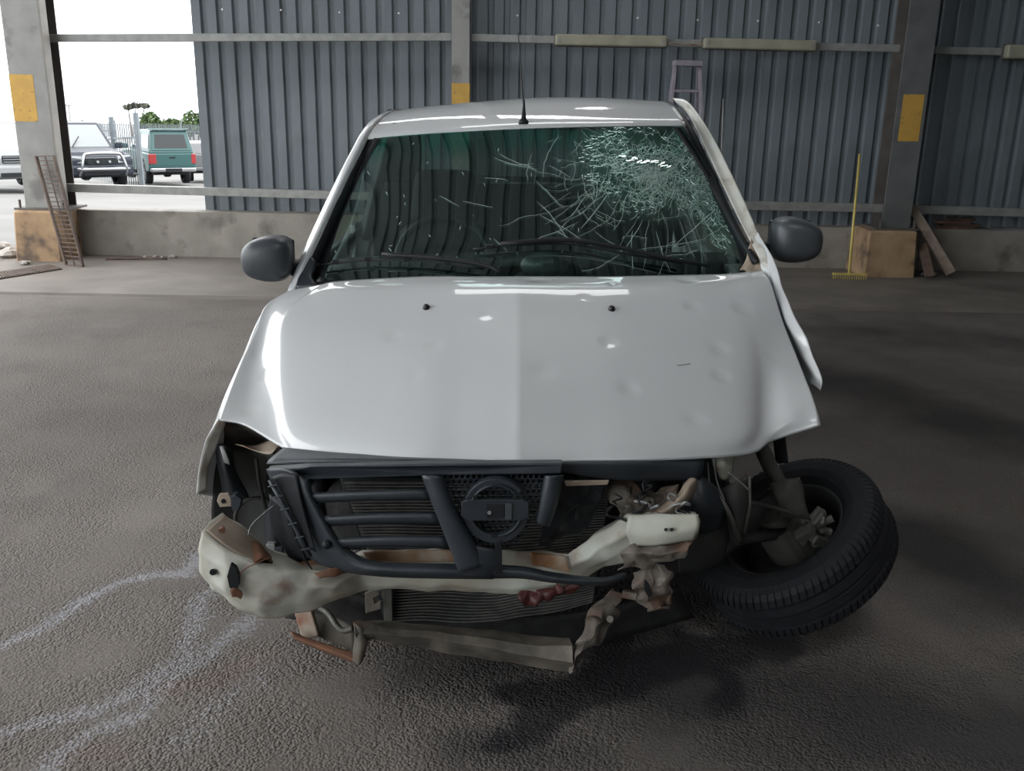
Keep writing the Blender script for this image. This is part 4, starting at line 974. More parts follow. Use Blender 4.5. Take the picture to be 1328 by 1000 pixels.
# --- black slam panel and grille
sheet('slam_panel', [[(368,581,2.33),(440,588,2.26),(560,594,2.20),(672,598,2.17),(800,597,2.20),(914,594,2.28)],
                     [(350,596,2.27),(440,596,2.20),(560,597,2.16),(672,600,2.14),(800,602,2.17),(912,606,2.25)],
                     [(346,602,2.26),(440,603,2.20),(560,602,2.16),(672,604,2.14),(800,622,2.18),(908,622,2.25)]], M['plastic'], car, nu=60, nv=10, thick=.004)
gr = MB().prism([P(346,609,2.22), P(400,606,2.17), P(560,602,2.12), P(730,601,2.11), P(728,615,2.105), P(560,617,2.115), P(396,622,2.165), P(352,618,2.21)], (0,.03,0)).build('grille', M['plastic'], car, bevel=.004)
G = M['plastic']
# left cheek: broad frame curving down into the bottom bar
sheet('grille_frame', [
 [(346,608,2.22),(360,640,2.20),(376,672,2.18),(392,704,2.17),(408,727,2.16),(450,741,2.13),(500,747,2.12),(560,749,2.11),(640,750,2.11)],
 [(372,608,2.17),(384,640,2.16),(398,668,2.15),(412,698,2.14),(430,722,2.13),(462,737,2.11),(505,742,2.10),(560,744,2.095),(640,745,2.095)],
 [(396,622,2.15),(400,642,2.14),(415,672,2.13),(432,702,2.12),(448,722,2.115),(474,732,2.11),(510,737,2.10),(560,739,2.095),(640,740,2.095)],
 [(402,624,2.17),(405,641,2.16),(424,676,2.15),(440,702,2.14),(456,716,2.135),(478,727,2.13),(512,731,2.12),(560,732,2.115),(640,733,2.115)]], G, gr, nu=70, nv=16, thick=.006)
# dark recess and ribbed strip on the cheek
sheet('cheek_recess', [[(352,619,2.185),(366,614,2.165),(386,615,2.15)],[(368,648,2.165),(378,645,2.15),(391,648,2.135)],[(390,690,2.14),(398,688,2.13),(402,690,2.125)],[(402,712,2.125),(406,714,2.12),(410,716,2.12)]], M['plastic_dk'], gr, nu=10, nv=20, thick=.004)
MB().tube([P(350,622,2.165), P(366,652,2.15), P(386,690,2.13), P(402,722,2.12)], .0065, 8).build('cheek_rib', G, gr, smooth=True)
for t in (.08,.24,.40,.56,.72,.88):
    mb = MB()
    q = crv([P(350,622,2.165), P(366,652,2.15), P(386,690,2.13), P(402,722,2.12)], 51)[int(t*50)]; mb.bar(q+Vector((.012,-.008,.004)), q+Vector((-.010,-.008,-.002)), .003, .003); mb.build('rib_clip', M['mirror_shell'], gr)
MB().lathe([(-.012,.001),(-.012,.008),(-.004,.012),(.0,.012)], Matrix.Translation(P(424,706,2.115)) @ Matrix.Rotation(radians(90), 4, 'Z'), 16).build('push_clip', M['plastic_dk'], gr, smooth=True)
# torn dark flap left of cheek
sheet('torn_flap', [[(350,640,2.24),(362,650,2.22),(372,668,2.20)],[(352,680,2.24),(370,700,2.22),(390,712,2.18)],[(378,730,2.22),(395,728,2.2),(405,738,2.17)]], M['plastic_dk'], car, nu=12, nv=12, thick=.003, jitter=.004, jscale=30)
# slats, left side
def slat(pts): sheet('slat', pts, G, gr, nu=16, nv=6, thick=.004)
slat([[(404,640,2.17),(480,637,2.14),(556,635,2.13)],[(404,642,2.145),(480,639,2.12),(556,637,2.11)],[(408,652,2.15),(482,649,2.125),(560,648,2.115)]])
slat([[(420,670,2.16),(492,666,2.14),(568,665,2.13)],[(420,672,2.135),(492,668,2.115),(568,667,2.105)],[(426,682,2.14),(494,679,2.12),(572,679,2.11)]])
slat([[(438,699,2.15),(505,696,2.13),(580,696,2.13)],[(438,701,2.125),(505,698,2.11),(580,698,2.105)],[(444,710,2.13),(508,709,2.115),(584,710,2.11)]])
# V struts
sheet('grille_strut', [[(548,617,2.11),(562,655,2.10),(578,695,2.09),(596,742,2.09)],[(551,617,2.085),(565,655,2.075),(582,695,2.07),(600,742,2.07)],[(568,617,2.085),(580,650,2.075),(600,690,2.07),(622,735,2.07)],[(574,618,2.11),(587,652,2.10),(606,690,2.09),(630,728,2.09)]], G, gr, nu=24, nv=12, thick=.005)
sheet('grille_strut', [[(598,705,2.10),(612,706,2.09),(630,710,2.09),(649,712,2.10)],[(598,730,2.08),(612,730,2.07),(630,731,2.075),(649,733,2.09)],[(596,746,2.10),(612,748,2.09),(630,748,2.09),(646,746,2.10)]], G, gr, nu=14, nv=10, thick=.005)
sheet('broken_strut', [[(707,617,2.11),(703,640,2.10),(699,660,2.10),(695,674,2.10)],[(710,617,2.085),(706,640,2.08),(702,662,2.08),(699,679,2.085)],[(722,617,2.085),(719,640,2.08),(714,662,2.08),(707,682,2.085)],[(730,616,2.11),(726,640,2.10),(720,660,2.10),(712,682,2.10)]], G, gr, nu=20, nv=12, thick=.005)
plate('torn_centre_tab', [(642,704),(651,700),(651,744),(641,746)], 2.085, .01, M['plastic_dk'], gr)
# bottom lip carries on right, twisted
sheet('lower_lip', [[(640,733,2.12),(680,736,2.12),(720,744,2.12),(780,750,2.13),(812,742,2.15)],[(640,742,2.09),(680,744,2.09),(720,752,2.09),(780,755,2.11),(815,746,2.14)],[(640,750,2.11),(680,750,2.11),(720,756,2.11),(780,759,2.13),(815,748,2.15)]], G, gr, nu=30, nv=8, thick=.004, jitter=.003)
# honeycomb mesh
def inpoly(x_, y_, poly):
    c_ = False; j = len(poly)-1
    for i in range(len(poly)):
        if (poly[i][1] > y_) != (poly[j][1] > y_) and x_ < (poly[j][0]-poly[i][0])*(y_-poly[i][1])/(poly[j][1]-poly[i][1])+poly[i][0]: c_ = not c_
        j = i
    return c_
reg = [(574,617),(706,617),(696,668),(672,700),(650,712),(612,708),(590,660)]
hm = MB(); hx = 7.4; row = 0; y_ = 617
while y_ < 714:
    x_ = 570+(hx/2 if row % 2 else 0)
    while x_ < 712:
        if inpoly(x_, y_, reg) and (x_-643)**2+(y_-664)**2 > 0:
            cc = []
            for k in range(6):
                a_ = radians(60*k+30); cc.append(P(x_+cos(a_)*hx*.56, y_+sin(a_)*hx*.56, 2.125))
            for k in range(3): hm.bar(cc[k], cc[k+1], .0034, .010, up=(0,1,0))
        x_ += hx
    y_ += hx*.86; row += 1
tag(hm.build('honeycomb_mesh', G, gr), kind='stuff')
# badge holder ring and bar
def ring_px(name, cx_, cy_, ro, ri, D, th, t0, t1, n, mat, par):
    mb = MB(); A, B = [], []
    for k in range(n+1):
        t = t0+(t1-t0)*k/n
        A.append((P(cx_+cos(t)*ro, cy_+sin(t)*ro*.98, D))); B.append((P(cx_+cos(t)*ri, cy_+sin(t)*ri*.98, D)))
    vs = []
    for a_, b_ in zip(A, B): vs += [a_, b_, a_+Vector((0,th,0)), b_+Vector((0,th,0))]
    fs = []
    for k in range(n):
        i = k*4; j = i+4
        fs += [(i,j,j+1,i+1),(i+2,i+3,j+3,j+2),(i,i+2,j+2,j),(i+1,j+1,j+3,i+3)]
    fs += [(0,1,3,2),(n*4,n*4+2,n*4+3,n*4+1)]
    mb.add(vs, fs); return mb.build(name, mat, par, bevel=.0025)
emb = ring_px('badge_ring', 643, 663, 43, 32, 2.088, .022, radians(-10), radians(322), 44, G, gr)
ring_px('badge_ring_rim', 643, 663, 35, 32, 2.080, .02, radians(20), radians(320), 36, G, emb)
plate('badge_bar', [(598,651),(606,648),(678,648),(686,652),(686,672),(678,676),(606,676),(598,671)], 2.080, .016, G, emb, bevel=.003)
plate('badge_slot', [(631,655),(654,655),(654,672),(631,672)], 2.077, .004, M['plastic_dk'], emb, bevel=.001)
plate('badge_slot_frame', [(655,653),(664,653),(664,674),(655,674)], 2.076, .004, M['mirror_shell'], emb, bevel=.001)
MB().tube([P(634.5,665,2.074), P(634.5,665,2.078)], .005, 10).build('badge_screw', M['scrap'], emb)
for cx_, cy_, w_, h_ in ((641,631,8,3),(641,696,8,3),(616,646,5,6),(667,644,5,6)):
    plate('ring_notch', [(cx_-w_/2,cy_-h_/2),(cx_+w_/2,cy_-h_/2),(cx_+w_/2,cy_+h_/2),(cx_-w_/2,cy_+h_/2)], 2.079, .003, M['plastic_dk'], emb, bevel=0)
# right of the grille: torn shroud, beige strip, crushed metal
sheet('torn_shroud', [[(730,622,2.16),(760,622,2.18),(792,624,2.20)],[(718,650,2.16),(750,652,2.18),(786,650,2.20)],[(706,690,2.17),(735,692,2.19),(768,680,2.21)],[(698,711,2.18),(712,712,2.2),(728,700,2.22)]], M['plastic_dk'], car, nu=17, nv=19, thick=.003, jitter=.018, jscale=26, fn=lin, smooth=False)
plate('beige_strip', [(732,624),(790,623),(788,629),(734,631)], 2.15, .006, M['tan'], car)
sheet('crushed_front_panel', [[(786,628,2.24),(820,628,2.26),(850,640,2.26),(880,630,2.24)],[(796,650,2.22),(824,650,2.20),(852,655,2.22),(876,650,2.22)],[(800,672,2.24),(826,668,2.22),(850,668,2.2),(872,666,2.2)]], M['torn'], car, nu=29, nv=17, thick=.003, jitter=.026, jscale=32, fn=lin, smooth=False)
sheet('folded_metal_strip', [[(848,664,2.16),(868,648,2.18),(884,632,2.20),(893,622,2.22)],[(858,668,2.14),(876,652,2.15),(892,636,2.17),(902,622,2.2)],[(868,668,2.15),(886,656,2.17),(896,644,2.19),(902,630,2.22)]], M['tan'], car, nu=24, nv=12, thick=.003, jitter=.010, jscale=25)
g_ = random.Random(11)
for k in range(9):
    x_, y_ = g_.uniform(775,880), g_.uniform(632,664); q = [P(x_, y_, 2.16)]
    for i in range(5): q.append(q[-1]+Vector((g_.uniform(-.02,.03), g_.uniform(-.015,.015), g_.uniform(-.02,.015))))
    MB().tube(crv(q, 14), g_.uniform(.002,.004), 6).build('torn_cable', M['plastic_dk'] if k % 3 else M['scrap'], car, smooth=True)
sheet('blue_grey_tank', [[(885,625,2.30),(910,618,2.30),(935,640,2.32)],[(888,660,2.28),(912,655,2.26),(938,665,2.30)],[(886,690,2.32),(910,690,2.30),(932,690,2.34)]], M['plastic'], car, nu=12, nv=12, thick=.01)
sheet('splash_guard', [[(884,668,2.34),(915,660,2.34),(945,668,2.36)],[(878,705,2.32),(912,700,2.30),(944,700,2.34)],[(880,742,2.34),(910,742,2.33),(938,728,2.36)]], M['liner'], car, nu=16, nv=14, thick=.004)
mb_ = sheet('hanging_bracket', [[(934,634,2.34),(950,626,2.32),(970,616,2.32)],[(940,655,2.32),(956,650,2.30),(973,650,2.32)],[(945,680,2.33),(958,690,2.31),(970,680,2.33)],[(948,700,2.35),(956,706,2.34),(962,704,2.35)]], M['liner'], car, nu=12, nv=16, thick=.006, jitter=.003)
MB().tube([P(932,640,2.31), P(945,664,2.295), P(960,700,2.31)], .007, 8).build('bracket_rib', M['alu'], mb_, smooth=True)
MB().tube([P(972,618,2.31), P(973,655,2.30), P(966,690,2.31)], .004, 8).build('bracket_rib', M['alu'], mb_, smooth=True)
sheet('cream_mount', [[(922,594,2.34),(938,591,2.32),(954,590,2.34)],[(926,606,2.32),(938,604,2.30),(950,606,2.32)],[(934,620,2.34),(940,622,2.33),(946,620,2.34)]], M['beam_clean'], car, nu=12, nv=12, thick=.004, jitter=.004, jscale=30)
for a_ in ([(925,595),(930,625),(940,650)], [(918,600),(922,640),(935,655)], [(944,612),(960,625),(972,636)], [(896,622),(900,640),(908,660)]):
    MB().tube(crv([P(x_, y_, 2.30) for x_, y_ in a_], 12), .0022, 6).build('torn_wire', M['scrap'], car, smooth=True)
# red remnant of a cable clamp hanging under beam
rm = sheet('red_rubber_remnant', [[(672,766,2.18),(700,764,2.18),(722,760,2.18),(758,758,2.20)],[(674,776,2.16),(698,776,2.16),(720,768,2.17),(758,762,2.19)],[(682,786,2.17),(694,788,2.16),(706,778,2.17),(740,768,2.19)]], pm('dark_red_rubber', (.09,.022,.018), (.05,.013,.012), scale=30, rough=.5), car, nu=26, nv=12, thick=.004, jitter=.014, jscale=45)
# thin wire over the bumper beam on the left
MB().tube(crv([P(356,655,2.22), P(340,668,2.20), P(326,682,2.17), P(322,694,2.14)], 20), .0018, 6).build('loose_wire', M['scrap'], car, smooth=True)
MB().tube(crv([P(352,722,2.09), P(334,730,2.06), P(318,738,2.05), P(308,752,2.045), P(310,774,2.05)], 24), .0016, 6).build('loose_wire', M['rust'], car, smooth=True)
# small wiring blocks behind the beam end
for k, (x_, y_) in enumerate(((352,708),(362,712),(366,722),(356,720))):
    q = P(x_, y_, 2.30); MB().box(q-Vector((.012,.01,.01)), q+Vector((.012,.01,.01))).build('connector', M['plastic'] if k % 2 else M['scrap'], car, bevel=.003)
#END_CAR
# ================================================================== THINGS IN THE SHED
# batten lamps on the rail
def lamp(x0, x1, y0, y1, y2, y3, label):
    Y = 9.66; a = P(x0, (y0+y1)/2, Y); b = P(x1, (y2+y3)/2, Y); h = (P(x0, y0, Y)-P(x0, y1, Y)).length
    root = empty('batten_lamp', (a+b)/2)
    MB().bar(a, b, .09, h).build('cover', M['lamp'], root, bevel=.02, seg=3)
    c_, d_ = a+Vector((0,.055,0)), b+Vector((0,.055,0))
    MB().bar(c_+Vector((-.008,0,0)), d_+Vector((.008,0,0)), .03, h*1.12).build('tray', M['column_edge'], root, bevel=.006)
    for s_ in (.04, .96):
        q = a.lerp(b, s_); MB().box(q+Vector((-.012,-.05,-h*.2)), q+Vector((.012,-.044,h*.2))).build('clip', M['galv'], root)
    tag(root, label, 'lamp', None); return root
lamp(720, 865, 44, 59, 46, 62, 'dusty beige batten lamp on the rail, left one of the pair above the pickup')
lamp(912, 1058, 49, 63, 52, 67, 'dusty beige batten lamp on the rail, right one of the pair, above the stepladder')
lamp(1304, 1440, 58, 76, 60, 79, 'pale batten lamp cut off by the right edge of the picture')
# power cable between battens
c_ = MB().tube([P(865,56,9.66), P(888,58,9.66), P(912,58,9.66)], .008, 6).build('lamp_cable', M['tan']); tag(c_, 'short conduit joining the two batten lamps', 'conduit')

# stepladder
lad = empty('stepladder', (P(891, 80, 9.4).x, 9.4, 0))
YL = 9.35
tl, tr_ = P(876, 82, YL), P(907, 83, YL)
MB().bar(tl+Vector((-.02,0,0)), tr_+Vector((.02,0,0)), .16, .05).build('top_step', M['ladder'], lad, bevel=.006)
ztl = tl.z
for s_, q in ((-1, tl), (1, tr_)):
    foot = Vector((q.x+s_*.14, YL-.42, 0)); MB().bar(q, foot, .03, .06, up=(0,1,0)).build('front_rail', M['ladder'], lad, bevel=.003)
    foot2 = Vector((q.x+s_*.10, YL+.28, 0)); MB().bar(q+Vector((0,.06,-.03)), foot2, .025, .035, up=(0,1,0)).build('rear_rail', M['ladder'], lad, bevel=.003)
k = 1
while ztl-k*.25 > .15:
    t = k*.25/ztl; y = YL-.42*t
    MB().box((tl.x-.14*t-.0, y-.03, ztl-k*.25-.012), (tr_.x+.14*t, y+.06, ztl-k*.25+.012)).build('tread', M['ladder'], lad, bevel=.002); k += 1
MB().bar(Vector((tl.x-.05, YL+.28*.6, ztl*.4)), Vector((tr_.x+.05, YL+.28*.6, ztl*.4)), .02, .02).build('rear_brace', M['ladder'], lad)
tag(lad, 'mauve grey folding stepladder standing against the wall behind the cab', 'ladder')
hd = MB().tube([P(938,128,9.99), P(937,160,9.99), P(935.5,195,9.99)], [.004,.007,.004], 6).build('thin_wall_strip', pm('pale_strip', (.5,.5,.48), rough=.7)); tag(hd, 'thin pale strip on the blue grey wall right of the stepladder', 'cord')  # thin pale upright strip on the sheeting

# yellow rake leaning on the wall, head on the floor
ra = empty('yellow_rake', PZ(1104, 331, .02))
hb0 = PZ(1104, 331, .03); top = P(1115, 200, 9.70)
hb0 = P(1104, 331, 9.15); hb0.z = .035
MB().tube([hb0, top], .013, 8).build('handle', M['rake'], ra, smooth=True)
ha, hb_ = Vector((hb0.x-.165, hb0.y, .05)), Vector((hb0.x+.175, hb0.y-.01, .05))
MB().bar(ha, hb_, .018, .022).build('rake_head', M['rake'], ra, bevel=.003)
for k in range(15):
    q = ha.lerp(hb_, (k+.5)/15); MB().tube([q, q+Vector((0,-.015,-.03)), q+Vector((0,-.008,-.05))], .004, 5).build('tine', M['rake'], ra)
tag(ra, 'yellow rake with long handle leaning on the wall left of the dark column', 'rake')

# leaning plank, short broken plank, timber stack, scrap
def plank(a, b, wd, th, mat, label, name='plank'):
    o = MB().bar(a, b, th, wd, up=(1,0,.4)).build(name, mat, None, bevel=.003); tag(o, label, 'plank'); return o
pa, pb = P(1182, 268, 9.40), PZ(1237, 331, .03)
plank(P(1182,269,9.62), Vector((P(1237,330,9.3).x, 9.3, .05)), .095, .04, M['timber'], 'weathered plank leaning from the dark column down to the floor')
plank(P(1196,317,9.42), Vector((P(1209,340,9.15).x, 9.15, .035)), .09, .03, M['timber_dk'], 'short grey broken board leaning beside the concrete footing')
zl = zt-.04
for k, (x0, x1, z0, d_) in enumerate(((1218,1262,0,.0),(1222,1270,.028,.02),(1214,1256,.056,.0),(1226,1264,.084,.03))):
    a = P(x0, 300, 9.84).x; b = P(x1, 300, 9.84).x
    o = MB().box((a, 9.82+d_, zl+z0+.001), (b, 9.93+d_*.5, zl+z0+.027)).build('timber_offcut', M['timber_dk'] if k % 2 else pm('reddish_offcut', (.2,.11,.08), (.12,.07,.055), scale=10, rough=.9), bevel=.003)
    tag(o, ['lowest','second from bottom','third from bottom','topmost'][k]+' brown timber offcut in the small pile on the low wall', 'timber', 'timber offcuts on the low wall')
ob = MB().box((P(1285,300,9.84).x, 9.81, zl+.001), (P(1385,300,9.84).x, 9.93, zl+.022)).build('metal_strip', M['scrap'], bevel=.004); tag(ob, 'thin grey metal strip lying on the low wall at the right edge', 'metal strip')
sc = []
for (x0, y0, x1, y1, sd, lab) in ((1258,336,1300,341,1,'crumpled light grey sheet scrap on the floor right of the leaning plank'),(1292,333,1345,338,2,'long crumpled sheet scrap on the floor at the right edge'),(1215,331,1250,334,3,'thin torn sheet scrap lying behind the foot of the leaning plank')):
    a = PZ(x0, y0); b = PZ(x1, y1); c3_ = a.lerp(b, .5)
    r0 = [Vector((a.x+(b.x-a.x)*i/6, a.y+.06+.03*sin(i*2+sd), .012)) for i in range(7)]
    r1 = [Vector((a.x+(b.x-a.x)*i/6, a.y-.02, .035+.02*sin(i*3.1+sd))) for i in range(7)]
    r2 = [Vector((a.x+(b.x-a.x)*i/6+.02, a.y-.12+.03*sin(i*1.7), .012)) for i in range(7)]
    o = sheet('scrap_sheet', [r0, r1, r2], M['scrap'], None, nu=24, nv=8, thick=.003, jitter=.012, jscale=12); tag(o, lab, 'scrap metal')
# chips by footing
g_ = random.Random(4)
def stone(c, r, name, mat, seed):
    bm = bmesh.new(); bmesh.ops.create_icosphere(bm, subdivisions=2, radius=r)
    for v in bm.verts:
        v.co += noise.noise_vector(v.co*(1.6/r)+Vector((seed,0,0)))*r*.45; v.co.z *= .6
    me = bpy.data.meshes.new(name); bm.to_mesh(me); bm.free(); me.materials.append(mat)
    o = bpy.data.objects.new(name, me); COL.objects.link(o); o.location = c; return o
for k in range(4):
    q = Vector((P(1192,330,9.5).x+.02+.06*k, 9.42+.09*(k % 2), .015)); tag(stone(q, g_.uniform(.018,.035), 'concrete_chip', M['stone'], k), ['first','second','third','fourth'][k]+' concrete chip from the left beside the footing of the dark column', 'rubble', 'concrete chips by the dark column')

# white sheet ends / grating leaning on left column
gt = empty('steel_grating', PZ(86, 345))
A0, A1 = P(46, 203, 9.25), P(66, 201, 9.30)       # top corners
B0 = PZ(80, 345, .01); B1 = PZ(103, 338, .01)
B0 = Vector((B0.x, 9.10, .01)); B1 = Vector((B1.x, 9.18, .01))
A0 = P(47, 203, 9.36); A1 = P(70, 202, 9.26); B1 = Vector((B0.x+.21, 9.0, .01))
for a, b in ((A0, B0), (A1, B1)): MB().bar(a, b, .018, .04, up=(0,1,0)).build('side_bar', M['grate'], gt, bevel=.002)
MB().bar(A0.lerp(A1, .5), B0.lerp(B1, .5), .005, .02, up=(0,1,0)).build('bearing_bar', M['grate'], gt)
for k in range(25):
    t = k/24; MB().bar(A0.lerp(B0, t), A1.lerp(B1, t), .010, .010).build('cross_bar', M['grate'], gt)
MB().bar(A0+Vector((-.012,.02,0)), B0+Vector((-.012,.02,0)), .012, .05, up=(0,1,0)).build('side_strip', M['timber'], gt)
tag(gt, 'rusty steel floor grating leaning against the left column', 'grating')
# drain grate in the floor at the left edge
dg = empty('drain_grate', PZ(20, 352))
pA, pB, pC, pD = PZ(-90,366,.004), PZ(66,344,.004), PZ(80,349,.004), PZ(-90,376,.004)
MB().bar(pA, pB, .02, .012).build('edge_bar', M['grate'], dg); MB().bar(pD, pC, .02, .012).build('edge_bar', M['grate'], dg)
MB().prism([pA, pB, pC, pD], (0,0,.002)).build('drain_channel', M['plastic_dk'], dg)
for k in range(44):
    t = (k+.5)/44; MB().bar(pA.lerp(pB, t)+Vector((0,0,.006)), pD.lerp(pC, t)+Vector((0,0,.006)), .014, .012).build('grate_bar', M['grate'], dg)
tag(dg, 'long dark drain grate set in the floor at the left edge', 'drain')
for k, (x_, y_, r) in enumerate(((14,333,.12),(2,322,.09),(32,343,.05),(-18,338,.11))):
    q = PZ(x_, y_); tag(stone(Vector((q.x, q.y, r*.25)), r, 'broken_kerb_stone', M['stone'], k+20), ['flat broken kerb stone left of the brown footing','broken kerb stone at the left edge behind the flat one','small stone in front of the brown footing','broken kerb stone at the left edge beside the drain'][k], 'stone')
a, b = PZ(137,336,.012), PZ(217,336,.012)
o = MB().tube(crv([a, a.lerp(b,.4)+Vector((0,.02,0)), a.lerp(b,.8)+Vector((0,-.01,.01)), b], 16), .010, 6).build('thin_stick', M['timber_dk'], smooth=True); tag(o, 'thin dark stick lying at the foot of the low concrete wall', 'stick')
g_ = random.Random(9)
for k in range(4):
    q = Vector((P(206,330,9.7).x-.12+.09*k, 9.64+.04*(k % 2), .012)); tag(stone(q, g_.uniform(.018,.04), 'rubble_piece', M['stone'], k+50), ['first','second','third','fourth'][k]+' small rubble piece from the left at the foot of the low wall', 'rubble', 'rubble at the foot of the low wall')

# ================================================================== THE YARD OUTSIDE
def yard_at(px, D):
    return Vector((P(px, 235, D).x, D, yard_z(D)))
def quad_panel(mb, q, u0, u1, v0, v1, off=.012, th=.01):
    q = [Vector(p) for p in q]   # bl, br, tr, tl
    def bl(u, v): return q[0].lerp(q[1], u).lerp(q[3].lerp(q[2], u), v)
    nn = (q[1]-q[0]).cross(q[3]-q[0]).normalized()
    pts = [bl(u0,v0)+nn*off, bl(u1,v0)+nn*off, bl(u1,v1)+nn*off, bl(u0,v1)+nn*off]
    return mb.prism(pts, -nn*th)
paint_grey = pm('dark_grey_metallic', (.022,.028,.042), rough=.45, coat=.25, spec=.3)
paint_silver = pm('pale_silver_metallic', (.14,.145,.15), rough=.4, coat=.3)
paint_white2 = pm('yard_white_paint', (.24,.25,.255), rough=.4, coat=.3)
paint_teal = pm('teal_metallic', (.018,.075,.075), rough=.45, coat=.25)
lampglass = pm('headlamp_glass', (.28,.30,.31), rough=.2, coat=.4)
redlamp = pm('red_lamp_lens', (.28,.012,.015), rough=.2, coat=1)
chrome = pm('bright_chrome', (.40,.41,.43), rough=.25, metal=1)
def yard_vehicle(name, px, py, yaw, mat, label, cat, kind, L=5.1, H=1.78, W=1.8):
    g0 = yard_at(px, py); hd = Vector((cos(yaw), sin(yaw), 0)); g0 = g0 - hd*(L/2 if kind != 'rear' and name != 'silver_sedan' else -L/2); g0.z = yard_z(py)
    Mv = Matrix.Translation(g0) @ Matrix.Rotation(yaw, 4, 'Z')
    r = local_empty(name, Mv); tag(r, label, cat)
    h = W/2; f_, b_ = L*.5, -L*.5; belt = 1.08
    fw, rw, wr = f_-.88, b_+1.12, .38
    def lb(mb, nm, m_, par=r, **kw): return mb.build(nm, m_, par, **kw)
    def arch(cx_, up=True): return [(cx_+cos(t)*.46, .38+sin(t)*.46) for t in [pi*k/8 for k in range(9)]]
    low = [(b_+.05,.50), (b_, .62), (b_, belt-.02), (.75, belt), (f_-.15, belt-.10), (f_, .86), (f_, .45), (f_-.15, .36)]
    ar = [p for p in arch(fw)]; ar2 = [p for p in arch(rw)]
    prof = low[:] + [(ar[0][0], .36)] + ar[1:-1] + [(ar[-1][0], .36)] + [(ar2[0][0], .38)] + ar2[1:-1] + [(ar2[-1][0], .42)]
    lb(MB().prism([(x_, -h, z_) for x_, z_ in prof], (0, W, 0)), 'body', mat, bevel=.05, seg=3)
    if kind != 'suv':
        cab_b = [(-.85,-h+.03,belt-.03),(1.28,-h+.03,belt-.03),(1.28,h-.03,belt-.03),(-.85,h-.03,belt-.03)]
        cab_t = [(-.65,-h+.20,H),(.45,-h+.20,H),(.45,h-.20,H),(-.65,h-.20,H)]
    else:
        cab_b = [(b_+.05,-h+.03,belt-.03),(1.3,-h+.03,belt-.03),(1.3,h-.03,belt-.03),(b_+.05,h-.03,belt-.03)]
        cab_t = [(b_+.25,-h+.2,H),(.4,-h+.2,H),(.4,h-.2,H),(b_+.25,h-.2,H)]
    lb(MB().frustum(cab_b, cab_t), 'cabin', mat, bevel=.05, seg=3)
    B, T = [Vector(p) for p in cab_b], [Vector(p) for p in cab_t]
    mb = MB(); quad_panel(mb, [B[1], B[2], T[2], T[1]], .07, .93, .10, .90); lb(mb, 'windscreen', M['sky_glass'] if kind != 'rear' else M['far_glass'])
    nwin = 2 if kind != 'suv' else 3
    for s_, q in ((0, [B[2], B[3], T[3], T[2]]), (1, [B[0], B[1], T[1], T[0]])):
        for k in range(nwin):
            u0, u1 = .10+.82*k/nwin, .10+.82*(k+1)/nwin-.04
            mb = MB(); quad_panel(mb, q, u0, u1, .14, .86); lb(mb, 'side_window', M['far_glass'])
    # bonnet, grille, lamps, bumper
    mb = MB(); mb.frustum([(1.2,-h+.14,belt-.04),(f_-.12,-h+.14,belt-.14),(f_-.12,h-.14,belt-.14),(1.2,h-.14,belt-.04)],
                          [(1.24,-h+.22,belt+.05),(f_-.2,-h+.22,belt-.03),(f_-.2,h-.22,belt-.03),(1.24,h-.22,belt+.05)]); lb(mb, 'bonnet', mat, bevel=.03)
    g = lb(MB().box((f_-.02,-.42,.74),(f_+.03,.42,.93)), 'grille', M['plastic_dk'], bevel=.02)
    for k in range(3): lb(MB().box((f_+.03,-.40,.765+k*.06),(f_+.04,.40,.785+k*.06)), 'grille_bar', chrome, par=g)
    for s_ in (-1, 1):
        lb(MB().frustum([(f_-.25,s_*.46,.74),(f_+.02,s_*.46,.74),(f_-.02,s_*(h-.03),.78),(f_-.35,s_*(h+.005),.80)],[(f_-.28,s_*.48,.93),(f_-.02,s_*.48,.93),(f_-.08,s_*(h-.05),.95),(f_-.42,s_*(h+.003),.97)]), 'headlamp', lampglass, bevel=.015)
        lb(MB().box((b_-.02, s_*(h-.17)-.08, .72),(b_+.10, s_*(h-.17)+.165 if s_ > 0 else s_*(h-.17)+.08, 1.04)) if s_ > 0 else MB().box((b_-.02, -h-.005, .72),(b_+.10, -h+.15, 1.04)), 'tail_lamp', redlamp, bevel=.02)
        m_ = lb(MB().box((1.0, s_*(h+.02)-.0, 1.08),(1.14, s_*(h+.02)+s_*.22, 1.26)), 'wing_mirror', mat, bevel=.04)
        fg = lb(MB().tube([(f_+.03, s_*.68, .55),(f_+.06, s_*.68, .55)], .06, 12), 'fog_lamp', lampglass)
    lb(MB().box((f_-.18,-h+.02,.40),(f_+.08,h-.02,.70)), 'front_bumper', mat, bevel=.07, seg=3)
    lb(MB().box((f_+.06,-.5,.42),(f_+.10,.5,.52)), 'lower_intake', M['plastic_dk'], bevel=.01)
    rbp = lb(MB().box((b_-.12,-h+.03,.46),(b_+.04,h-.03,.60)), 'rear_bumper', chrome if kind == 'rear' else mat, bevel=.04)
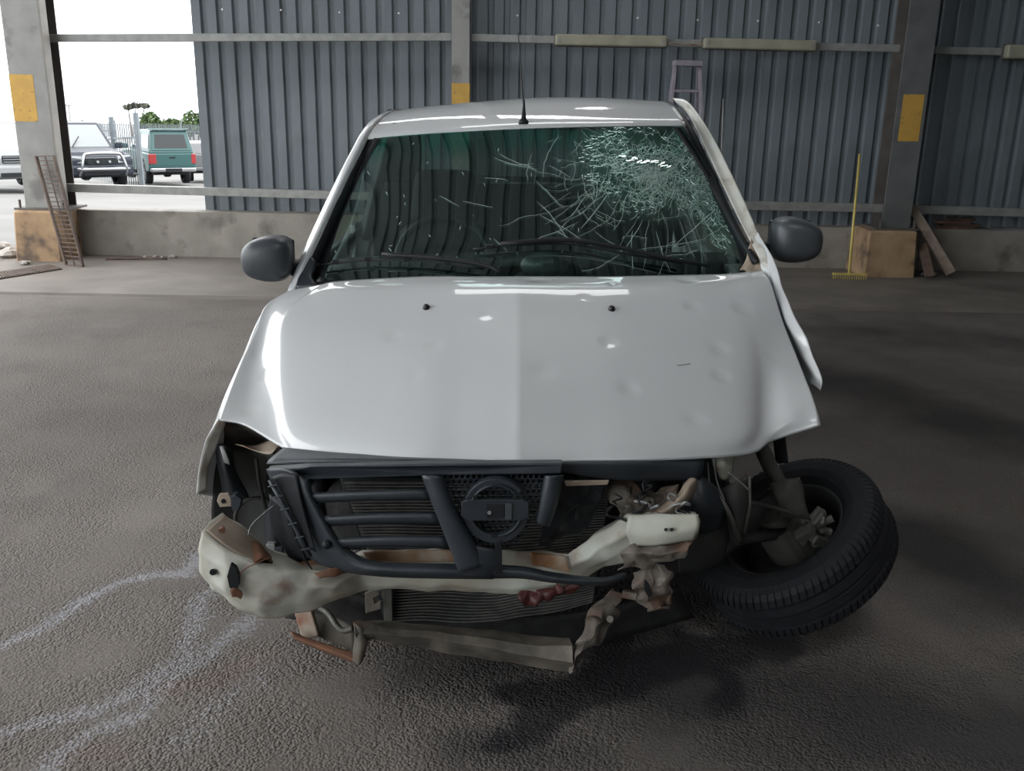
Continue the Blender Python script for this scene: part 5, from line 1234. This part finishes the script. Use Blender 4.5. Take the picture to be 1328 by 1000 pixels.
    for cx_ in (fw, rw):
        for s_ in (-1, 1):
            Mx = Matrix.Translation((cx_, s_*(h-.14), .38)) @ Matrix.Rotation(radians(90*s_), 4, 'Z')
            mb = MB(); mb.lathe([(-.11,.24),(-.12,.30),(-.11,.36),(-.07,.38),(.07,.38),(.11,.36),(.12,.30),(.11,.24)], Mx, 28)
            wl = lb(mb, 'wheel', M['rubber'], smooth=True)
            mb = MB(); mb.lathe([(.10,.24),(.07,.235),(.06,.06),(.09,.05),(.09,.001)], Mx, 20); lb(mb, 'rim', M['alu'], par=wl)
            mb = MB()
            for k in range(6):
                a_ = 2*pi*k/6; mb.bar(Mx @ Vector((.085, cos(a_)*.04, sin(a_)*.04)), Mx @ Vector((.105, cos(a_)*.225, sin(a_)*.225)), .045, .02, up=(0,1,0))
            lb(mb, 'rim_spokes', chrome, par=wl)
    lb(MB().box((b_+.4,-h+.2,.34),(f_-.3,h-.2,.55)), 'chassis', M['engine'])
    if kind == 'bull':
        bb = lb(MB().tube(crv([Vector((f_+.12,-.62,.42)),Vector((f_+.28,-.60,.62)),Vector((f_+.26,-.50,.95)),Vector((f_+.26,-.34,1.02)),Vector((f_+.26,.34,1.02)),Vector((f_+.26,.50,.95)),Vector((f_+.28,.60,.62)),Vector((f_+.12,.62,.42))], 40), .042, 10), 'bull_bar', chrome, smooth=True)
        lb(MB().tube([(f_+.22,-.70,.60),(f_+.27,-.55,.60),(f_+.27,.55,.60),(f_+.22,.70,.60)], .05, 10), 'lower_tube', chrome, par=bb, smooth=True)
        lb(MB().box((f_+.23,-.40,.74),(f_+.25,.40,.86)), 'cross_plate', M['plastic_dk'], par=bb)
        for s_ in (-1, 1): lb(MB().tube([(f_+.25, s_*.16, .80),(f_+.30, s_*.16, .80)], .035, 10), 'spot_lamp', lampglass, par=bb)
        # cracked screen pillar: two wiper arms standing
        lb(MB().bar((1.3,-.35,1.12),(1.02,-.05,1.42),.02,.02), 'wiper_arm', M['plastic_dk'])
    if kind == 'rear':
        cb = [(b_+.02,-h+.04,belt-.03),(-.82,-h+.04,belt-.03),(-.82,h-.04,belt-.03),(b_+.02,h-.04,belt-.03)]
        ct = [(b_+.30,-h+.17,H+.04),(-.82,-h+.17,H+.04),(-.82,h-.17,H+.04),(b_+.30,h-.17,H+.04)]
        cn = lb(MB().frustum(cb, ct), 'canopy', mat, bevel=.05, seg=3)
        B2, T2 = [Vector(p) for p in cb], [Vector(p) for p in ct]
        mb = MB(); quad_panel(mb, [B2[3], B2[0], T2[0], T2[3]], .06, .94, .12, .90, .02, .02); wn = lb(mb, 'canopy_hatch', mat, par=cn, bevel=.01)
        mb = MB(); quad_panel(mb, [B2[3], B2[0], T2[0], T2[3]], .12, .88, .22, .80, .03, .012); lb(mb, 'hatch_window', M['far_glass'], par=cn)
        for q in ([B2[2], B2[3], T2[3], T2[2]], [B2[0], B2[1], T2[1], T2[0]]):
            mb = MB(); quad_panel(mb, q, .10, .90, .2, .8); lb(mb, 'canopy_side_window', M['far_glass'], par=cn)
        lb(MB().box((b_-.015,-h+.14,.66),(b_+.0,h-.14,1.02)), 'tailgate', mat, bevel=.01)
        lb(MB().box((b_-.03,-.10,.90),(b_-.01,.10,.94)), 'tailgate_handle', M['plastic_dk'])
        lb(MB().box((b_-.135,-.26,.47),(b_-.12,.26,.58)), 'number_plate_recess', M['plastic_dk'])
        lb(MB().box((b_+.20,-h+.10,H+.05),(b_+.42,h-.10,H+.09)), 'roof_spoiler', mat, bevel=.02)
    return r
yard_vehicle('pickup_with_bull_bar', 133, 26.6, radians(-49), paint_grey, 'dark grey double cab pickup with chrome bull bar parked outside the open bay', 'pickup truck', 'bull', H=1.80)
yard_vehicle('teal_canopy_pickup', 226, 31.5, radians(121), paint_teal, 'teal pickup with canopy seen from behind, beyond the palisade gate', 'pickup truck', 'rear', H=1.74, W=1.5)
yard_vehicle('white_suv', 30, 23.6, radians(-47), paint_white2, 'white car at the left edge partly hidden by the left column', 'car', 'suv', L=3.8, H=1.6)
yard_vehicle('silver_sedan', 276, 35.5, radians(110), paint_silver, 'silver car just showing right of the teal pickup', 'car', 'suv', L=4.5, H=1.45)
yard_vehicle('white_sedan', 150, 42, radians(-60), paint_white2, 'white car standing beyond the palisade fence behind the grey pickup', 'car', 'suv', L=4.5, H=1.5)

# palisade gate/fence: near post right, running away to the left
def fence(name, a, b, n, ht, label, group=None, posts=(0, 1)):
    r = local_empty(name, Matrix.Translation(a)); tag(r, label, 'fence', group)
    d = b-a; u = Vector((d.x, d.y, 0)).normalized()
    first = None
    for k in range(n):
        q = d*((k+.5)/n)
        if first is None:
            mb = MB(); w_ = .035
            pr_ = [(-w_, 0), (-w_*.35, .015), (w_*.35, .015), (w_, 0)]
            vs = []
            for z_ in (.08, ht-.12): vs += [u*x_ + Vector((-u.y, u.x, 0))*y_ + Vector((0,0,z_)) for x_, y_ in pr_]
            vs += [u*-.012+Vector((0,0,ht)), u*.012+Vector((0,0,ht))]
            mb.add(vs, [(0,1,5,4),(1,2,6,5),(2,3,7,6),(4,5,8),(5,6,9,8),(6,7,9)])
            first = mb.build('pale', M['palisade'], r); md = first.modifiers.new('s', 'SOLIDIFY'); md.thickness = .004
            first.location = q
        else:
            c_ = first.copy(); COL.objects.link(c_); c_.location = q
    for z_ in (.45, ht-.55):
        MB().bar(Vector((0,0,z_)), d+Vector((0,0,z_)), .05, .05).build('rail', M['palisade'], r)
    for t in posts:
        q = d*t; MB().box(q+Vector((-.06,-.06,-.1)), q+Vector((.06,.06,ht+.12))).build('post', M['palisade'], r)
    return r
pa = yard_at(184, 27.3); pa2 = pa.copy()
pb_ = P(112, 225, 36); pb_.z = yard_z(36)
fence('palisade_gate', pa, pb_, 30, (P(184,152,pa.y).z-pa.z), 'galvanised palisade gate standing between the grey and the teal pickups', posts=(0, .38, 1))
fa = Vector((P(30,180,62).x, 62, yard_z(62))); fb = Vector((P(150,180,62).x, 62, yard_z(62)))
fence('far_palisade_fence', fa, fb, 60, 2.1, 'distant palisade fence beyond the grey pickup', posts=(0, .33, .66, 1))
fa = Vector((P(182,180,70).x, 70, yard_z(70))); fb = Vector((P(290,180,70).x, 70, yard_z(70)))
fence('far_palisade_fence', fa, fb, 50, 2.0, 'distant palisade fence below the trees behind the teal pickup', posts=(0, .5, 1))

# trees
def leafy(name, blobs, n, size, mat, base, trunk, label, seed):
    g = random.Random(seed); r = local_empty(name, Matrix.Translation(base)); tag(r, label, 'tree')
    mb = MB()
    for (bx_, bz_, rx, rz) in blobs:
        c0 = Vector((bx_, 0, bz_))-Vector((0,0,0))
        for k in range(n):
            th = g.uniform(0, 2*pi); cz = g.uniform(-1, 1); rr = (.55+.45*g.random())*(1+.25*noise.noise(Vector((th*2, cz*3, seed))))
            p = c0+Vector((cos(th)*sqrt(1-cz*cz)*rx*rr, sin(th)*sqrt(1-cz*cz)*rx*rr*.7, cz*rz*rr))
            a_ = Vector((g.uniform(-1,1), g.uniform(-1,1), g.uniform(-1,1))).normalized(); b2 = a_.cross(Vector((g.random(), g.random(), g.random()+.1))).normalized()
            s_ = size*g.uniform(.6, 1.3)
            mb.add([p-a_*s_, p-b2*s_*.5, p+a_*s_, p+b2*s_*.5], [(0,1,2,3)])
    tag(mb.build('crown', mat, r), kind='stuff')
    tm = MB()
    for (x_, z_) in trunk: tm.tube([(x_*.3, 0, -.5), (x_*.6, 0, z_*.5), (x_, 0, z_)], [.14, .10, .04], 7)
    tm.build('trunk', M['bark'], r)
    return r
def tree_at(px, D, top_py, blobs_px, seed, mat, label, n=900, name='broadleaf_tree'):
    base = Vector((P(px, 170, D).x, D, yard_z(D))); blobs = []; s_ = D/F_PX
    for (x_, y_, rx, rz) in blobs_px:
        q = P(x_, y_, D); blobs.append((q.x-base.x, q.z-base.z, rx*s_*1.03, rz*s_))
    leafy(name, blobs, n, 2.3*s_, mat, base, [(b_[0], b_[1]) for b_ in blobs[:3]], label, seed)
tree_at(198, 85, 140, [(195,158,13,13),(188,166,10,10),(206,166,10,10)], 1, M['leaf'], 'bushy green tree above the near gate post beyond the palisade')
tree_at(172, 95, 135, [(176,137,9,3.5),(166,139,6,3),(188,137,6,3)], 2, M['leaf_dk'], 'thin flat topped tree sticking up left of the bushy green tree', n=260, name='umbrella_tree')
tree_at(222, 97, 150, [(222,163,12,9),(214,168,9,8),(232,166,9,9)], 3, M['leaf'], 'low green tree above the canopy of the teal pickup')
tree_at(250, 80, 143, [(250,158,14,14),(262,164,12,12),(243,168,10,9)], 4, M['leaf'], 'rounded green tree beside the edge of the wall sheeting')
tree_at(66, 110, 150, [(66,157,6,5),(72,161,6,4)], 5, M['leaf_dk'], 'small distant tree right of the left column', n=200)
tree_at(92, 122, 150, [(92,160,7,3),(84,162,6,3)], 6, M['leaf_dk'], 'small distant bush beneath the light pole', n=200)
# low hedge far away, light mast
lp = local_empty('light_mast', Matrix.Translation(Vector((P(92,165,90).x, 90, yard_z(90))))); tag(lp, 'slender light mast far beyond the yard', 'light pole')
hh = P(92,138,90).z-yard_z(90)
MB().tube([(0,0,-.3),(0,0,hh)], .09, 6).build('pole', M['galv'], lp); MB().box((-.3,-.1,hh),(.3,.1,hh+.18)).build('lamp_head', M['galv'], lp)
mb = MB(); q0, q1 = P(78,168,105), P(150,168,105)
mb.box((q0.x, 105, yard_z(105)-.5), (q1.x, 109, P(100,163,105).z)); o = mb.build('distant_building', pm('hazy_white_wall', (.6,.62,.62), rough=.9)); tag(o, 'low pale distant building beyond the far palisade fence', 'building')
bk = yard_at(143, 26.1); tag(MB().box((bk.x-.18, bk.y-.15, bk.z-.03), (bk.x+.18, bk.y+.15, bk.z+.16)).build('wheel_chock', M['timber_dk'], bevel=.01), 'dark block on the yard ground under the nose of the grey pickup', 'block')
